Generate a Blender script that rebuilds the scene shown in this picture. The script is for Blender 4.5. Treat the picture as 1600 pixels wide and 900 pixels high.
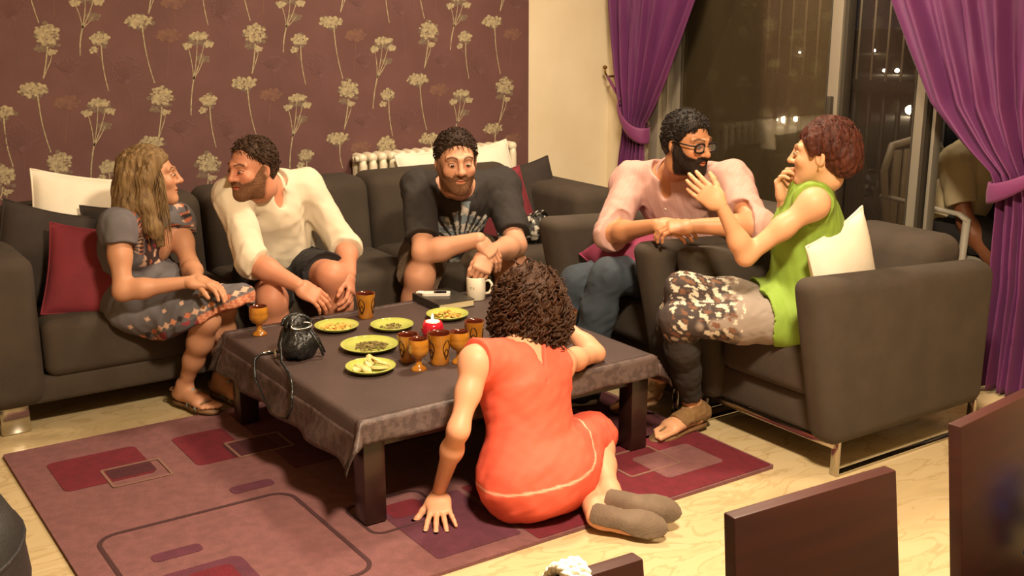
import bpy, bmesh, math, random
import numpy as np
from mathutils import Vector, Matrix
for _o in list(bpy.data.objects): bpy.data.objects.remove(_o)
SC = bpy.context.scene
COL = SC.collection
PI = math.pi
rnd = random.Random(7)

def lin(c):
    c = c.lstrip('#'); v = [int(c[i:i+2], 16)/255 for i in (0, 2, 4)]
    return tuple((x/12.92 if x <= .04045 else ((x+.055)/1.055)**2.4) for x in v)

# ---------------------------------------------------------------- camera
cam = bpy.data.cameras.new('camera'); camo = bpy.data.objects.new('camera', cam); COL.objects.link(camo)
cam.sensor_width = 36.0; cam.lens = 36*1768/1600; cam.clip_end = 600; cam.clip_start = .02
camo.location = (0, 0, 1.5)
camo.rotation_euler = (math.radians(90-14.3), 0, math.radians(-34.2))
SC.camera = camo
# ---------------------------------------------------------------- night outside
W = bpy.data.worlds.new('night'); SC.world = W; W.use_nodes = True
W.node_tree.nodes['Background'].inputs[0].default_value = (.012, .013, .02, 1)
W.node_tree.nodes['Background'].inputs[1].default_value = .35
# ---------------------------------------------------------------- the room's ceiling lamps and an added balcony fill light
def lamp(name, loc, size, power, col):
    l = bpy.data.lights.new(name, 'AREA'); l.shape = 'DISK'; l.size = size; l.energy = power; l.color = col
    o = bpy.data.objects.new(name, l); COL.objects.link(o); o.location = loc
    return o
WARM = (1.0, .785, .54)
lamp('ceiling_lamp_living', (2.75, 3.35, 2.66), .42, 42, WARM)
lamp('balcony_fill', (4.85, 3.9, 2.45), .25, 9, WARM)  # added fill without a known source, brightens the bars and figure outside
lamp('ceiling_lamp_dining', (1.35, 1.05, 2.66), .40, 118, WARM)
SC.view_settings.view_transform = 'Standard'; SC.view_settings.look = 'None'
SC.view_settings.gamma = 1.0; SC.view_settings.use_curve_mapping = False
SC.view_settings.exposure = 0.85

# ---------------------------------------------------------------- materials
MATS = {}
def nodes(m): return m.node_tree.nodes, m.node_tree.links
def mat(name, col, rough=.6, col2=None, nscale=12., ndetail=3., stretch=(1, 1, 1), bump=0., bscale=80., metal=0., spec=.5,
        coat=0., sheen=0., sss=0., attr=None, lo=.35, hi=.65, emit=0., coord='Object', alpha=1., bstretch=(1, 1, 1)):
    m = bpy.data.materials.new(name); m.use_nodes = True; N, L = nodes(m)
    b = N['Principled BSDF']
    c = lin(col) if isinstance(col, str) else col
    b.inputs['Base Color'].default_value = (*c, 1); b.inputs['Roughness'].default_value = rough
    b.inputs['Metallic'].default_value = metal; b.inputs['Specular IOR Level'].default_value = spec
    b.inputs['Coat Weight'].default_value = coat; b.inputs['Sheen Weight'].default_value = sheen
    b.inputs['Sheen Roughness'].default_value = .5
    b.inputs['Alpha'].default_value = alpha
    if sss:
        b.inputs['Subsurface Weight'].default_value = sss; b.inputs['Subsurface Radius'].default_value = (.012, .005, .003)
        b.inputs['Subsurface Scale'].default_value = 1.
    tc = N.new('ShaderNodeTexCoord')
    out = None
    if col2:
        mp = N.new('ShaderNodeMapping'); mp.inputs['Scale'].default_value = stretch
        L.new(tc.outputs[coord], mp.inputs[0])
        n = N.new('ShaderNodeTexNoise'); n.inputs['Scale'].default_value = nscale; n.inputs['Detail'].default_value = ndetail
        L.new(mp.outputs[0], n.inputs['Vector'])
        r = N.new('ShaderNodeMapRange'); r.inputs[1].default_value = lo; r.inputs[2].default_value = hi
        L.new(n.outputs['Fac'], r.inputs[0])
        mx = N.new('ShaderNodeMix'); mx.data_type = 'RGBA'
        mx.inputs[6].default_value = (*c, 1); mx.inputs[7].default_value = (*(lin(col2) if isinstance(col2, str) else col2), 1)
        L.new(r.outputs[0], mx.inputs[0]); out = mx.outputs[2]
    if attr:
        a = N.new('ShaderNodeAttribute'); a.attribute_name = attr
        if out is None: out = a.outputs['Color']
        else:
            mu = N.new('ShaderNodeMix'); mu.data_type = 'RGBA'; mu.blend_type = 'MULTIPLY'; mu.inputs[0].default_value = 1
            L.new(out, mu.inputs[6]); L.new(a.outputs['Color'], mu.inputs[7]); out = mu.outputs[2]
    if out is not None: L.new(out, b.inputs['Base Color'])
    if emit:
        b.inputs['Emission Color'].default_value = (*c, 1); b.inputs['Emission Strength'].default_value = emit
    if bump:
        mp2 = N.new('ShaderNodeMapping'); mp2.inputs['Scale'].default_value = bstretch
        L.new(tc.outputs[coord], mp2.inputs[0])
        n2 = N.new('ShaderNodeTexNoise'); n2.inputs['Scale'].default_value = bscale; n2.inputs['Detail'].default_value = 3
        L.new(mp2.outputs[0], n2.inputs['Vector'])
        bp = N.new('ShaderNodeBump'); bp.inputs['Strength'].default_value = bump; bp.inputs['Distance'].default_value = .01
        L.new(n2.outputs['Fac'], bp.inputs['Height']); L.new(bp.outputs[0], b.inputs['Normal'])
    MATS[name] = m
    return m

# ---------------------------------------------------------------- object helpers
def link(o): COL.objects.link(o); return o
def tag(o, label=None, cat=None, group=None, kind=None):
    if label: o['label'] = label
    if cat: o['category'] = cat
    if group: o['group'] = group
    if kind: o['kind'] = kind
    return o
def thing(name, label, cat, loc=(0, 0, 0), rz=0, group=None, kind=None):
    o = link(bpy.data.objects.new(name, None)); o.location = loc; o.rotation_euler = (0, 0, rz); o.empty_display_size = .1
    return tag(o, label, cat, group, kind)
def wloc(p):
    v = Vector((0, 0, 0))
    while p is not None: v = v + p.location; p = p.parent
    return v
def rawmesh(name, V, Fs, smooth=True):
    V = np.asarray(V, np.float32).reshape(-1, 3)
    me = bpy.data.meshes.new(name)
    if isinstance(Fs, np.ndarray):
        n, k = Fs.shape
        me.vertices.add(len(V)); me.vertices.foreach_set('co', V.ravel())
        me.loops.add(n*k); me.loops.foreach_set('vertex_index', Fs.astype(np.int32).ravel())
        me.polygons.add(n); me.polygons.foreach_set('loop_start', np.arange(0, n*k, k, dtype=np.int32))
        me.update(calc_edges=True)
    else:
        me.from_pydata([tuple(map(float, v)) for v in V], [], [tuple(int(i) for i in f) for f in Fs]); me.update()
    if smooth: me.polygons.foreach_set('use_smooth', [True]*len(me.polygons))
    return me
def obj(name, V, Fs, m, parent=None, world=True, smooth=True, base=None, col=None, auto=None):
    """one mesh object; V in world coordinates, or local to the parent when world=False"""
    V = np.asarray(V, np.float64).reshape(-1, 3)
    off = Vector((0, 0, 0))
    if parent is not None and world: off = wloc(parent)
    if base is not None: off = Vector(base)
    me = rawmesh(name, V-np.array(off), Fs, smooth)
    if auto is not None: me.set_sharp_from_angle(angle=math.radians(auto))
    ms = m if isinstance(m, (list, tuple)) else [m]
    for q in ms: me.materials.append(MATS[q])
    if col is not None:
        a = me.attributes.new('Col', 'FLOAT_COLOR', 'POINT')
        c4 = np.ones((len(V), 4), np.float32); c4[:, :3] = col; a.data.foreach_set('color', c4.ravel())
    o = link(bpy.data.objects.new(name, me))
    if parent is not None: o.parent = parent
    elif base is not None: o.location = base
    return o
def copy_tree(o, parent=None):
    c = o.copy(); link(c); c.parent = parent
    for ch in o.children: copy_tree(ch, c)
    return c

class MB:
    """collects primitive shapes into one mesh"""
    def __init__(s): s.V = []; s.F = []; s.n = 0
    def add(s, V, F):
        V = np.asarray(V, float).reshape(-1, 3)
        s.V.append(V); s.F += [tuple(i+s.n for i in f) for f in F]; s.n += len(V); return s
    def box(s, c, size, bev=0., seg=3, R=None):
        bm = bmesh.new(); bmesh.ops.create_cube(bm, size=1)
        for v in bm.verts: v.co = Vector((v.co.x*size[0], v.co.y*size[1], v.co.z*size[2]))
        if bev > 0: bmesh.ops.bevel(bm, geom=bm.edges[:], offset=bev, segments=seg, profile=.5, affect='EDGES', clamp_overlap=True)
        bm.verts.index_update()
        V = np.array([v.co[:] for v in bm.verts]); F = [[v.index for v in f.verts] for f in bm.faces]; bm.free()
        if R is not None: V = V@np.array(R).T
        return s.add(V+np.array(c), F)
    def lathe(s, prof, c=(0, 0, 0), n=24, R=None):
        V = []; F = []; m = len(prof)
        for i in range(n):
            a = 2*PI*i/n
            for r, z in prof: V.append((r*math.cos(a), r*math.sin(a), z))
        for i in range(n):
            j = (i+1) % n
            for k in range(m-1): F.append((i*m+k, j*m+k, j*m+k+1, i*m+k+1))
        V = np.array(V)
        if R is not None: V = V@np.array(R).T
        return s.add(V+np.array(c), F)
    def tube(s, pts, r, n=8, closed=False, flat=1.):
        pts = np.array(pts, float); m = len(pts)
        rr = np.full(m, r) if np.isscalar(r) else np.array(r)
        T = np.gradient(pts, axis=0)
        if closed: T = np.roll(pts, -1, 0)-np.roll(pts, 1, 0)
        T /= np.linalg.norm(T, axis=1)[:, None]+1e-9
        u = np.cross(T[0], [0, 0, 1.]);
        if np.linalg.norm(u) < 1e-3: u = np.cross(T[0], [0, 1., 0])
        u /= np.linalg.norm(u); V = []
        for i in range(m):
            u = u-T[i]*(u@T[i]); u /= np.linalg.norm(u)+1e-9; w = np.cross(T[i], u)
            for k in range(n):
                a = 2*PI*k/n; V.append(pts[i]+rr[i]*(math.cos(a)*u+flat*math.sin(a)*w))
        F = []
        for i in range(m if closed else m-1):
            j = (i+1) % m
            for k in range(n): F.append((i*n+k, i*n+(k+1) % n, j*n+(k+1) % n, j*n+k))
        if not closed: F.append(tuple(range(n-1, -1, -1))); F.append(tuple((m-1)*n+k for k in range(n)))
        return s.add(V, F)
    def grid(s, P):
        """P: (nu,nv,3) sheet"""
        nu, nv = P.shape[:2]
        F = [(i*nv+j, (i+1)*nv+j, (i+1)*nv+j+1, i*nv+j+1) for i in range(nu-1) for j in range(nv-1)]
        return s.add(P.reshape(-1, 3), F)
    def poly(s, pts, h):
        """prism: list of (x,y,z) outline lifted along vector h"""
        n = len(pts); A = np.array(pts, float); B = A+np.array(h)
        F = [tuple(range(n-1, -1, -1)), tuple(range(n, 2*n))]+[(i, (i+1) % n, n+(i+1) % n, n+i) for i in range(n)]
        return s.add(np.vstack([A, B]), F)
    def build(s, name, m, parent=None, **k):
        return obj(name, np.vstack(s.V), s.F, m, parent, **k)

def thick(P, t):
    """closed sheet of thickness t from a grid of points (nu,nv,3)"""
    P = np.asarray(P, float)
    du = np.gradient(P, axis=0); dv = np.gradient(P, axis=1); n = np.cross(du, dv); n /= np.linalg.norm(n, axis=2)[..., None]+1e-9
    A = P+n*t/2; B = P-n*t/2; nu, nv = P.shape[:2]; o = nu*nv
    I = lambda i, j: i*nv+j
    F = []
    for i in range(nu-1):
        for j in range(nv-1):
            F.append((I(i, j), I(i+1, j), I(i+1, j+1), I(i, j+1)))
            F.append((o+I(i, j), o+I(i, j+1), o+I(i+1, j+1), o+I(i+1, j)))
    bd = [(i, 0) for i in range(nu)]+[(nu-1, j) for j in range(1, nv)]+[(i, nv-1) for i in range(nu-2, -1, -1)]+[(0, j) for j in range(nv-2, 0, -1)]
    for a, b in zip(bd, bd[1:]+bd[:1]): F.append((I(*b), I(*a), o+I(*a), o+I(*b)))
    return np.vstack([A.reshape(-1, 3), B.reshape(-1, 3)]), F

def rrect(cx, cy, w, h, r, rot=0, n=6):
    """outline of a rounded rectangle in the plane"""
    out = []
    for (sx, sy, a0) in ((1, 1, 0), (-1, 1, PI/2), (-1, -1, PI), (1, -1, 1.5*PI)):
        for k in range(n+1):
            a = a0+PI/2*k/n; x = sx*(w/2-r)+r*math.cos(a); y = sy*(h/2-r)+r*math.sin(a)
            out.append((cx+x*math.cos(rot)-y*math.sin(rot), cy+x*math.sin(rot)+y*math.cos(rot)))
    return out

def noise3(P, seed=0, f=1.):
    """cheap smooth pseudo noise, -1..1"""
    r = np.random.RandomState(seed); v = 0
    for k in range(5):
        d = r.normal(size=3); d /= np.linalg.norm(d); ph = r.uniform(0, 6.28); g = f*(.6+.35*k)
        v = v+np.sin(P@d*g+ph+1.3*np.sin(P@r.normal(size=3)*g*.5))
    return v/3.

# ---------------------------------------------------------------- implicit surfaces
class Field:
    def __init__(s, lo, hi, res, big=.06):
        s.lo = np.array(lo, float); s.res = res; s.shape = tuple(int(math.ceil(q)) for q in (np.array(hi)-s.lo)/res+1)
        s.a = np.full(s.shape, big, np.float32)
        s.ax = [(s.lo[i]+np.arange(s.shape[i])*res).astype(np.float32) for i in range(3)]
    def region(s, lo, hi):
        i0 = np.clip(np.floor((np.array(lo)-s.lo)/s.res).astype(int), 0, np.array(s.shape)); i1 = np.clip(np.ceil((np.array(hi)-s.lo)/s.res).astype(int)+1, 0, np.array(s.shape))
        if np.any(i1 <= i0): return None
        sl = tuple(slice(a, b) for a, b in zip(i0, i1))
        return sl, s.ax[0][sl[0]][:, None, None], s.ax[1][sl[1]][None, :, None], s.ax[2][sl[2]][None, None, :]
    def op(s, lo, hi, fn, k, mode='u'):
        m = k+2*s.res
        if mode == 'i': sl = (slice(None),)*3; X, Y, Z = s.ax[0][:, None, None], s.ax[1][None, :, None], s.ax[2][None, None, :]
        else:
            r = s.region(np.array(lo)-m, np.array(hi)+m)
            if r is None: return s
            sl, X, Y, Z = r
        d = fn(X, Y, Z).astype(np.float32); a = s.a[sl]
        if mode == 'u':
            if k > 0: h = np.maximum(k-np.abs(a-d), 0)/k; s.a[sl] = np.minimum(a, d)-h*h*(k*.25)
            else: s.a[sl] = np.minimum(a, d)
        else:
            if mode == 's': d = -d
            if k > 0: h = np.maximum(k-np.abs(a-d), 0)/k; s.a[sl] = np.maximum(a, d)+h*h*(k*.25)
            else: s.a[sl] = np.maximum(a, d)
        return s
    def cone(s, a, b, ra, rb, k=.02, mode='u'):
        a = np.array(a, float); b = np.array(b, float); ba = b-a; L2 = float(ba@ba)+1e-12; R = max(ra, rb)
        def fn(X, Y, Z):
            x = X-a[0]; y = Y-a[1]; z = Z-a[2]
            t = np.clip((x*ba[0]+y*ba[1]+z*ba[2])/L2, 0, 1)
            return np.sqrt((x-t*ba[0])**2+(y-t*ba[1])**2+(z-t*ba[2])**2)-(ra+t*(rb-ra))
        return s.op(np.minimum(a, b)-R, np.maximum(a, b)+R, fn, k, mode)
    def chain(s, pts, rs, k=.02, mode='u'):
        for i in range(len(pts)-1): s.cone(pts[i], pts[i+1], rs[i], rs[i+1], k, mode)
        return s
    def ecap(s, a, b, u, ra, rb, k=.03, mode='u'):
        """cone of elliptic section: u = wide axis, ra/rb = (wide, thin) radii at the ends"""
        a = np.array(a, float); b = np.array(b, float); ba = b-a; L2 = float(ba@ba)+1e-12; u = np.array(u, float); u = u/np.linalg.norm(u); R = max(*ra, *rb)
        def fn(X, Y, Z):
            x = X-a[0]; y = Y-a[1]; z = Z-a[2]
            t = np.clip((x*ba[0]+y*ba[1]+z*ba[2])/L2, 0, 1)
            w = ra[0]+t*(rb[0]-ra[0]); h = ra[1]+t*(rb[1]-ra[1])
            x = x-t*ba[0]; y = y-t*ba[1]; z = z-t*ba[2]
            q = x*u[0]+y*u[1]+z*u[2]; g = q*(h/w-1)
            return np.sqrt((x+u[0]*g)**2+(y+u[1]*g)**2+(z+u[2]*g)**2)-h
        return s.op(np.minimum(a, b)-R, np.maximum(a, b)+R, fn, k, mode)
    def ell(s, c, r, M=None, k=.02, mode='u'):
        c = np.array(c, float); r = np.array(r, float); R = r.max()
        M = np.eye(3) if M is None else np.array(M, float)   # columns = axes
        def fn(X, Y, Z):
            x = X-c[0]; y = Y-c[1]; z = Z-c[2]
            p = [x*M[0, i]+y*M[1, i]+z*M[2, i] for i in range(3)]
            k0 = np.sqrt((p[0]/r[0])**2+(p[1]/r[1])**2+(p[2]/r[2])**2); k1 = np.sqrt((p[0]/r[0]**2)**2+(p[1]/r[1]**2)**2+(p[2]/r[2]**2)**2)+1e-6
            return k0*(k0-1)/k1
        return s.op(c-R, c+R, fn, k, mode)
    def plane(s, p, n, k=0.):
        """cut away the side the normal points to"""
        n = np.array(n, float); n = n/np.linalg.norm(n); p = np.array(p, float)
        return s.op(None, None, lambda X, Y, Z: (X-p[0])*n[0]+(Y-p[1])*n[1]+(Z-p[2])*n[2], k, 'i')
    def cutball(s, c, r, p, n):
        """cut away the half of a ball around c that lies beyond the plane (hems, cuffs)"""
        n = np.array(n, float); n = n/np.linalg.norm(n); p = np.array(p, float); c = np.array(c, float)
        return s.op(c-r, c+r, lambda X, Y, Z: np.maximum(np.sqrt((X-c[0])**2+(Y-c[1])**2+(Z-c[2])**2)-r, -((X-p[0])*n[0]+(Y-p[1])*n[1]+(Z-p[2])*n[2])), 0, 's')
    def wrinkle(s, fn, band=.03):
        i = np.argwhere(np.abs(s.a) < band)
        P = s.lo+i*s.res
        s.a[i[:, 0], i[:, 1], i[:, 2]] += fn(P).astype(np.float32)
        return s
    def mesh(s):
        a = s.a; a[0] = np.maximum(a[0], 1e-3); a[-1] = np.maximum(a[-1], 1e-3); a[:, 0] = np.maximum(a[:, 0], 1e-3); a[:, -1] = np.maximum(a[:, -1], 1e-3); a[:, :, 0] = np.maximum(a[:, :, 0], 1e-3); a[:, :, -1] = np.maximum(a[:, :, -1], 1e-3)
        S = a < 0; nx, ny, nz = s.shape
        def corners(B): return [B[i:nx-1+i, j:ny-1+j, k:nz-1+k] for i in (0, 1) for j in (0, 1) for k in (0, 1)]
        cs = corners(S); anyv = cs[0].copy(); allv = cs[0].copy()
        for c in cs[1:]: anyv |= c; allv &= c
        idx = np.argwhere(anyv & ~allv)
        val = np.stack([a[idx[:, 0]+i, idx[:, 1]+j, idx[:, 2]+k] for i in (0, 1) for j in (0, 1) for k in (0, 1)], 1)
        off = np.array([(i, j, k) for i in (0, 1) for j in (0, 1) for k in (0, 1)], float)
        acc = np.zeros((len(idx), 3)); cnt = np.zeros(len(idx))
        for p in range(8):
            for q in range(p+1, 8):
                if abs(off[p]-off[q]).sum() != 1: continue
                m = (val[:, p] < 0) != (val[:, q] < 0)
                t = np.where(m, val[:, p]/(val[:, p]-val[:, q]+1e-12), 0)
                acc += m[:, None]*(off[p]+t[:, None]*(off[q]-off[p])); cnt += m
        V = s.lo+(idx+acc/cnt[:, None])*s.res
        mp = np.full((nx-1, ny-1, nz-1), -1, np.int32); mp[idx[:, 0], idx[:, 1], idx[:, 2]] = np.arange(len(idx))
        Q = []
        for ax in range(3):
            sl0 = [slice(1, -1)]*3; sl1 = [slice(1, -1)]*3; sl0[ax] = slice(0, -1); sl1[ax] = slice(1, None)
            A = S[tuple(sl0)]; B = S[tuple(sl1)]
            e = np.argwhere(A != B); fl = A[e[:, 0], e[:, 1], e[:, 2]]
            o = [1, 1, 1]; o[ax] = 0; e = e+np.array(o)
            u, v = [(1, 2), (2, 0), (0, 1)][ax]
            du = np.zeros(3, int); du[u] = 1; dv = np.zeros(3, int); dv[v] = 1
            g = lambda w: mp[w[:, 0], w[:, 1], w[:, 2]]
            q = np.stack([g(e-du-dv), g(e-dv), g(e), g(e-du)], 1)
            q[~fl] = q[~fl][:, ::-1]; Q.append(q)
        return V, np.vstack(Q)

def frame(fwd, up):
    """columns: left(x), forward(y), up(z) of a head or hand"""
    f = np.array(fwd, float); f /= np.linalg.norm(f); u = np.array(up, float); u = u-f*(u@f); u /= np.linalg.norm(u)
    return np.stack([np.cross(f, u), f, u], 1)
def nrm(v): v = np.array(v, float); return v/(np.linalg.norm(v)+1e-12)
# ================================================================ materials of the room
mat('wall_paint', '#e9dcc0', .85, '#e2d3b4', 3, bump=.05, bscale=60)
mat('wallpaper', '#62413f', .75, '#6b4846', 5, 5, bump=.08, bscale=220)
mat('print_cream', '#b5a886', .8, '#8f8168', 60, 3)
mat('print_shade', '#7d6c58', .8, '#6a5950', 50, 3)
mat('print_tan', '#7c5a4a', .8, '#6b4b45', 40, 3)
mat('print_faint', '#6d4c4c', .8)
mat('alu', '#b9b2a2', .35, metal=.55)
mat('alu_dark', '#4a443c', .5, metal=.3)
mat('ceiling_white', '#ece6d8', .9)
mat('radiator', '#e6dcc4', .4, coat=.2)
mat('dark_rail', '#1c1816', .6)
mat('bar_white', '#e6ddcc', .5)
mat('balcony_floor', '#4c463f', .8, '#3c3833', 8)
mat('night_ground', '#0c0c0c', .95)
mat('lamp_glow', '#ffe9c0', .5, emit=60.)
mat('curtain', '#6c2b62', .6, '#5f255a', 2.5, 4, sheen=.1, bump=.12, bscale=300)
mat('curtain_band', '#7a3468', .6, sheen=.1, bump=.1, bscale=300)
mat('brass', '#8a6a36', .35, metal=.9)

def marble():
    m = bpy.data.materials.new('marble'); m.use_nodes = True; N, L = nodes(m); b = N['Principled BSDF']
    tc = N.new('ShaderNodeTexCoord'); mp = N.new('ShaderNodeMapping'); mp.inputs['Scale'].default_value = (1.0, 2.6, 1); mp.inputs['Rotation'].default_value = (0, 0, .5)
    L.new(tc.outputs['Object'], mp.inputs[0])
    n = N.new('ShaderNodeTexNoise'); n.inputs['Scale'].default_value = 3.2; n.inputs['Detail'].default_value = 8; n.inputs['Distortion'].default_value = 1.3; L.new(mp.outputs[0], n.inputs['Vector'])
    r = N.new('ShaderNodeValToRGB'); e = r.color_ramp.elements
    e[0].position = .3; e[0].color = (*lin('#b5a37c'), 1); e[1].position = .7; e[1].color = (*lin('#c3b08a'), 1)
    q = e.new(.47); q.color = (*lin('#c1ad85'), 1); q = e.new(.5); q.color = (*lin('#b09b73'), 1); q = e.new(.53); q.color = (*lin('#c2ae88'), 1)
    L.new(n.outputs['Fac'], r.inputs[0]); L.new(r.outputs[0], b.inputs['Base Color'])
    b.inputs['Roughness'].default_value = .22; b.inputs['Specular IOR Level'].default_value = .45
    MATS['marble'] = m
marble()
def glass(name, clear, tint, dust):
    m = bpy.data.materials.new(name); m.use_nodes = True; N, L = nodes(m); N.remove(N['Principled BSDF'])
    out = N['Material Output']; tr = N.new('ShaderNodeBsdfTransparent'); tr.inputs[0].default_value = (*tint, 1)
    df = N.new('ShaderNodeBsdfDiffuse'); df.inputs[0].default_value = (*lin(dust), 1)
    gl = N.new('ShaderNodeBsdfGlossy'); gl.inputs['Roughness'].default_value = .03
    tc = N.new('ShaderNodeTexCoord'); mp = N.new('ShaderNodeMapping'); mp.inputs['Scale'].default_value = (1, 1.6, .25); L.new(tc.outputs['Object'], mp.inputs[0])
    n = N.new('ShaderNodeTexNoise'); n.inputs['Scale'].default_value = 2.2; n.inputs['Detail'].default_value = 2; L.new(mp.outputs[0], n.inputs['Vector'])
    r = N.new('ShaderNodeMapRange'); r.inputs[3].default_value = clear*.4; r.inputs[4].default_value = clear*1.6; L.new(n.outputs['Fac'], r.inputs[0])
    m1 = N.new('ShaderNodeMixShader'); L.new(r.outputs[0], m1.inputs[0]); L.new(tr.outputs[0], m1.inputs[1]); L.new(df.outputs[0], m1.inputs[2])
    fr = N.new('ShaderNodeFresnel'); fr.inputs[0].default_value = 1.45
    m2 = N.new('ShaderNodeMixShader'); L.new(fr.outputs[0], m2.inputs[0]); L.new(m1.outputs[0], m2.inputs[1]); L.new(gl.outputs[0], m2.inputs[2])
    L.new(m2.outputs[0], out.inputs[0]); MATS[name] = m
glass('glass_dusty', .17, (.85, .82, .75), '#8c7c5c')
glass('glass_clear', .07, (.9, .88, .85), '#8c7c6c')

# ================================================================ the room
def struct(name, mb, m, parent=None, **k):
    o = mb.build(name, m, parent, **k)
    o['kind'] = 'structure'
    return o
X0, X1, Y0, Y1, ZC = -2.3, 4.05, -2.6, 5.0, 2.72
struct('floor', MB().box(((X0+X1)/2, (Y0+Y1)/2, -.05), (X1-X0, Y1-Y0, .1)), 'marble', smooth=False)
struct('ceiling', MB().box(((X0+X1)/2, (Y0+Y1)/2, ZC+.05), (X1-X0+.3, Y1-Y0+.3, .1)), 'ceiling_white', smooth=False)
wb = struct('wall_back', MB().box(((X0+X1)/2, Y1+.075, ZC/2), (X1-X0+.3, .15, ZC)), 'wall_paint', smooth=False)
struct('wall_left', MB().box((X0-.075, (Y0+Y1)/2, ZC/2), (.15, Y1-Y0, ZC)), 'wall_paint', smooth=False)
struct('wall_front', MB().box(((X0+X1)/2, Y0-.075, ZC/2), (X1-X0+.3, .15, ZC)), 'wall_paint', smooth=False)
# right wall with the opening of the balcony door
DY0, DY1, DZ = 1.75, 4.56, 2.35
mb = MB(); mb.box((X1+.09, (DY1+Y1)/2, ZC/2), (.18, Y1-DY1, ZC)); mb.box((X1+.09, (Y0+DY0)/2, ZC/2), (.18, DY0-Y0, ZC)); mb.box((X1+.09, (DY0+DY1)/2, (ZC+DZ)/2), (.18, DY1-DY0, ZC-DZ))
struct('wall_right', mb, 'wall_paint', smooth=False)
wp = struct('wallpaper', MB().box(((X0+3.502)/2, Y1-.002, ZC/2), (3.502-X0, .004, ZC)), 'wallpaper', wb, smooth=False)

# printed flowers of the wallpaper: flat ink shapes on the paper, one for each flower
FLOW = '''C 1.092 1.353 1.061 1.184;D 1.258 1.498 1.216 1.273;B 1.299 1.324 1.319 1.123;A 1.471 1.406 1.517 1.148;E 1.594 1.350 1.575 1.173;D 1.719 1.315 1.668 1.001;C 1.988 1.344 1.963 1.173;G 1.169 1.232 1.176 1.116;F 1.400 1.198 1.419 0.924;A 1.021 1.136 1.062 0.880;E 1.147 1.083 1.122 0.916;D 1.269 1.045 1.213 0.745;C 1.543 1.083 1.512 0.898;B 1.750 1.048 1.773 0.851;A 1.926 1.126 1.968 0.890;G 1.627 0.955 1.628 0.853;F 1.847 0.933 1.867 0.756;F 0.952 0.941 0.944 0.769;C 1.092 0.827 1.069 0.712;B 1.287 0.783 1.303 0.662;A 1.485 0.886 1.508 0.699;C 1.732 0.776 1.714 0.651;F 0.973 1.466 0.970 1.195;F 1.852 1.462 1.870 1.191;E 1.624 1.490 1.628 1.390;A 0.882 1.052 0.909 0.833;C 0.863 0.792 0.846 0.706;D 2.166 1.490 2.120 1.264;B 2.201 1.302 2.224 1.114;A 2.368 1.393 2.417 1.133;E 2.492 1.335 2.479 1.170;D 2.635 1.278 2.573 0.982;C 2.894 1.344 2.865 1.167;D 3.068 1.482 3.019 1.254;B 3.103 1.299 3.128 1.106;A 3.275 1.386 3.321 1.125;E 3.398 1.326 3.382 1.163;B 3.471 1.269 3.488 1.069;G 2.074 1.218 2.074 1.117;F 2.303 1.191 2.304 1.005;E 2.050 1.074 2.030 0.943;D 2.174 1.024 2.124 0.726;C 2.445 1.074 2.414 0.892;B 2.655 1.031 2.678 0.841;A 2.827 1.111 2.873 0.860;E 2.948 1.059 2.937 0.899;D 3.076 1.005 3.031 0.762;C 3.349 1.052 3.312 0.870;G 2.529 0.932 2.533 0.844;F 2.767 0.908 2.774 0.748;G 2.977 1.211 2.983 1.105;F 3.199 1.178 3.213 0.982;G 3.410 0.928 3.419 0.819;A 2.378 0.848 2.399 0.704;E 2.500 0.799 2.492 0.674;B 2.207 0.765 2.217 0.635;C 2.641 0.789 2.625 0.631;A 2.887 0.811 2.921 0.638;A 3.276 0.839 3.303 0.674;E 3.398 0.780 3.390 0.633;B 3.469 0.731 3.482 0.591;F 2.746 1.477 2.757 1.223;G 2.539 1.223 2.543 1.137'''
def disc(mb, x, z, r, n=7, sq=1., ph=0, dy=0.):
    mb.add([(x+r*math.cos(ph+2*PI*k/n), dy, z+r*sq*math.sin(ph+2*PI*k/n)) for k in range(n)], [tuple(range(n))])
def ribbon(mb, pts, w0, w1, dy=0.):
    n = len(pts); V = []
    for i, (x, z) in enumerate(pts):
        a = pts[max(i-1, 0)]; b = pts[min(i+1, n-1)]; dx, dz = b[0]-a[0], b[1]-a[1]; l = math.hypot(dx, dz)+1e-9; w = w0+(w1-w0)*i/(n-1)
        V += [(x-dz/l*w, dy, z+dx/l*w), (x+dz/l*w, dy, z-dx/l*w)]
    mb.add(V, [(2*i, 2*i+1, 2*i+3, 2*i+2) for i in range(n-1)])
def curve2(a, b, bend, n=7):
    return [(a[0]+(b[0]-a[0])*t+bend*math.sin(PI*t), a[1]+(b[1]-a[1])*t) for t in [i/(n-1) for i in range(n)]]
def umbel(mb, cx, cz, rx, rz, n, r0, r1, R, dy=0.):
    for i in range(n):
        a = i*2.39996; q = math.sqrt((i+.5)/n)
        disc(mb, cx+rx*q*math.cos(a)*R.uniform(.85, 1.1), cz+rz*q*math.sin(a)*R.uniform(.85, 1.1), R.uniform(r0, r1), 7, R.uniform(.65, .95), R.random()*6, dy-.000012*i)
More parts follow.
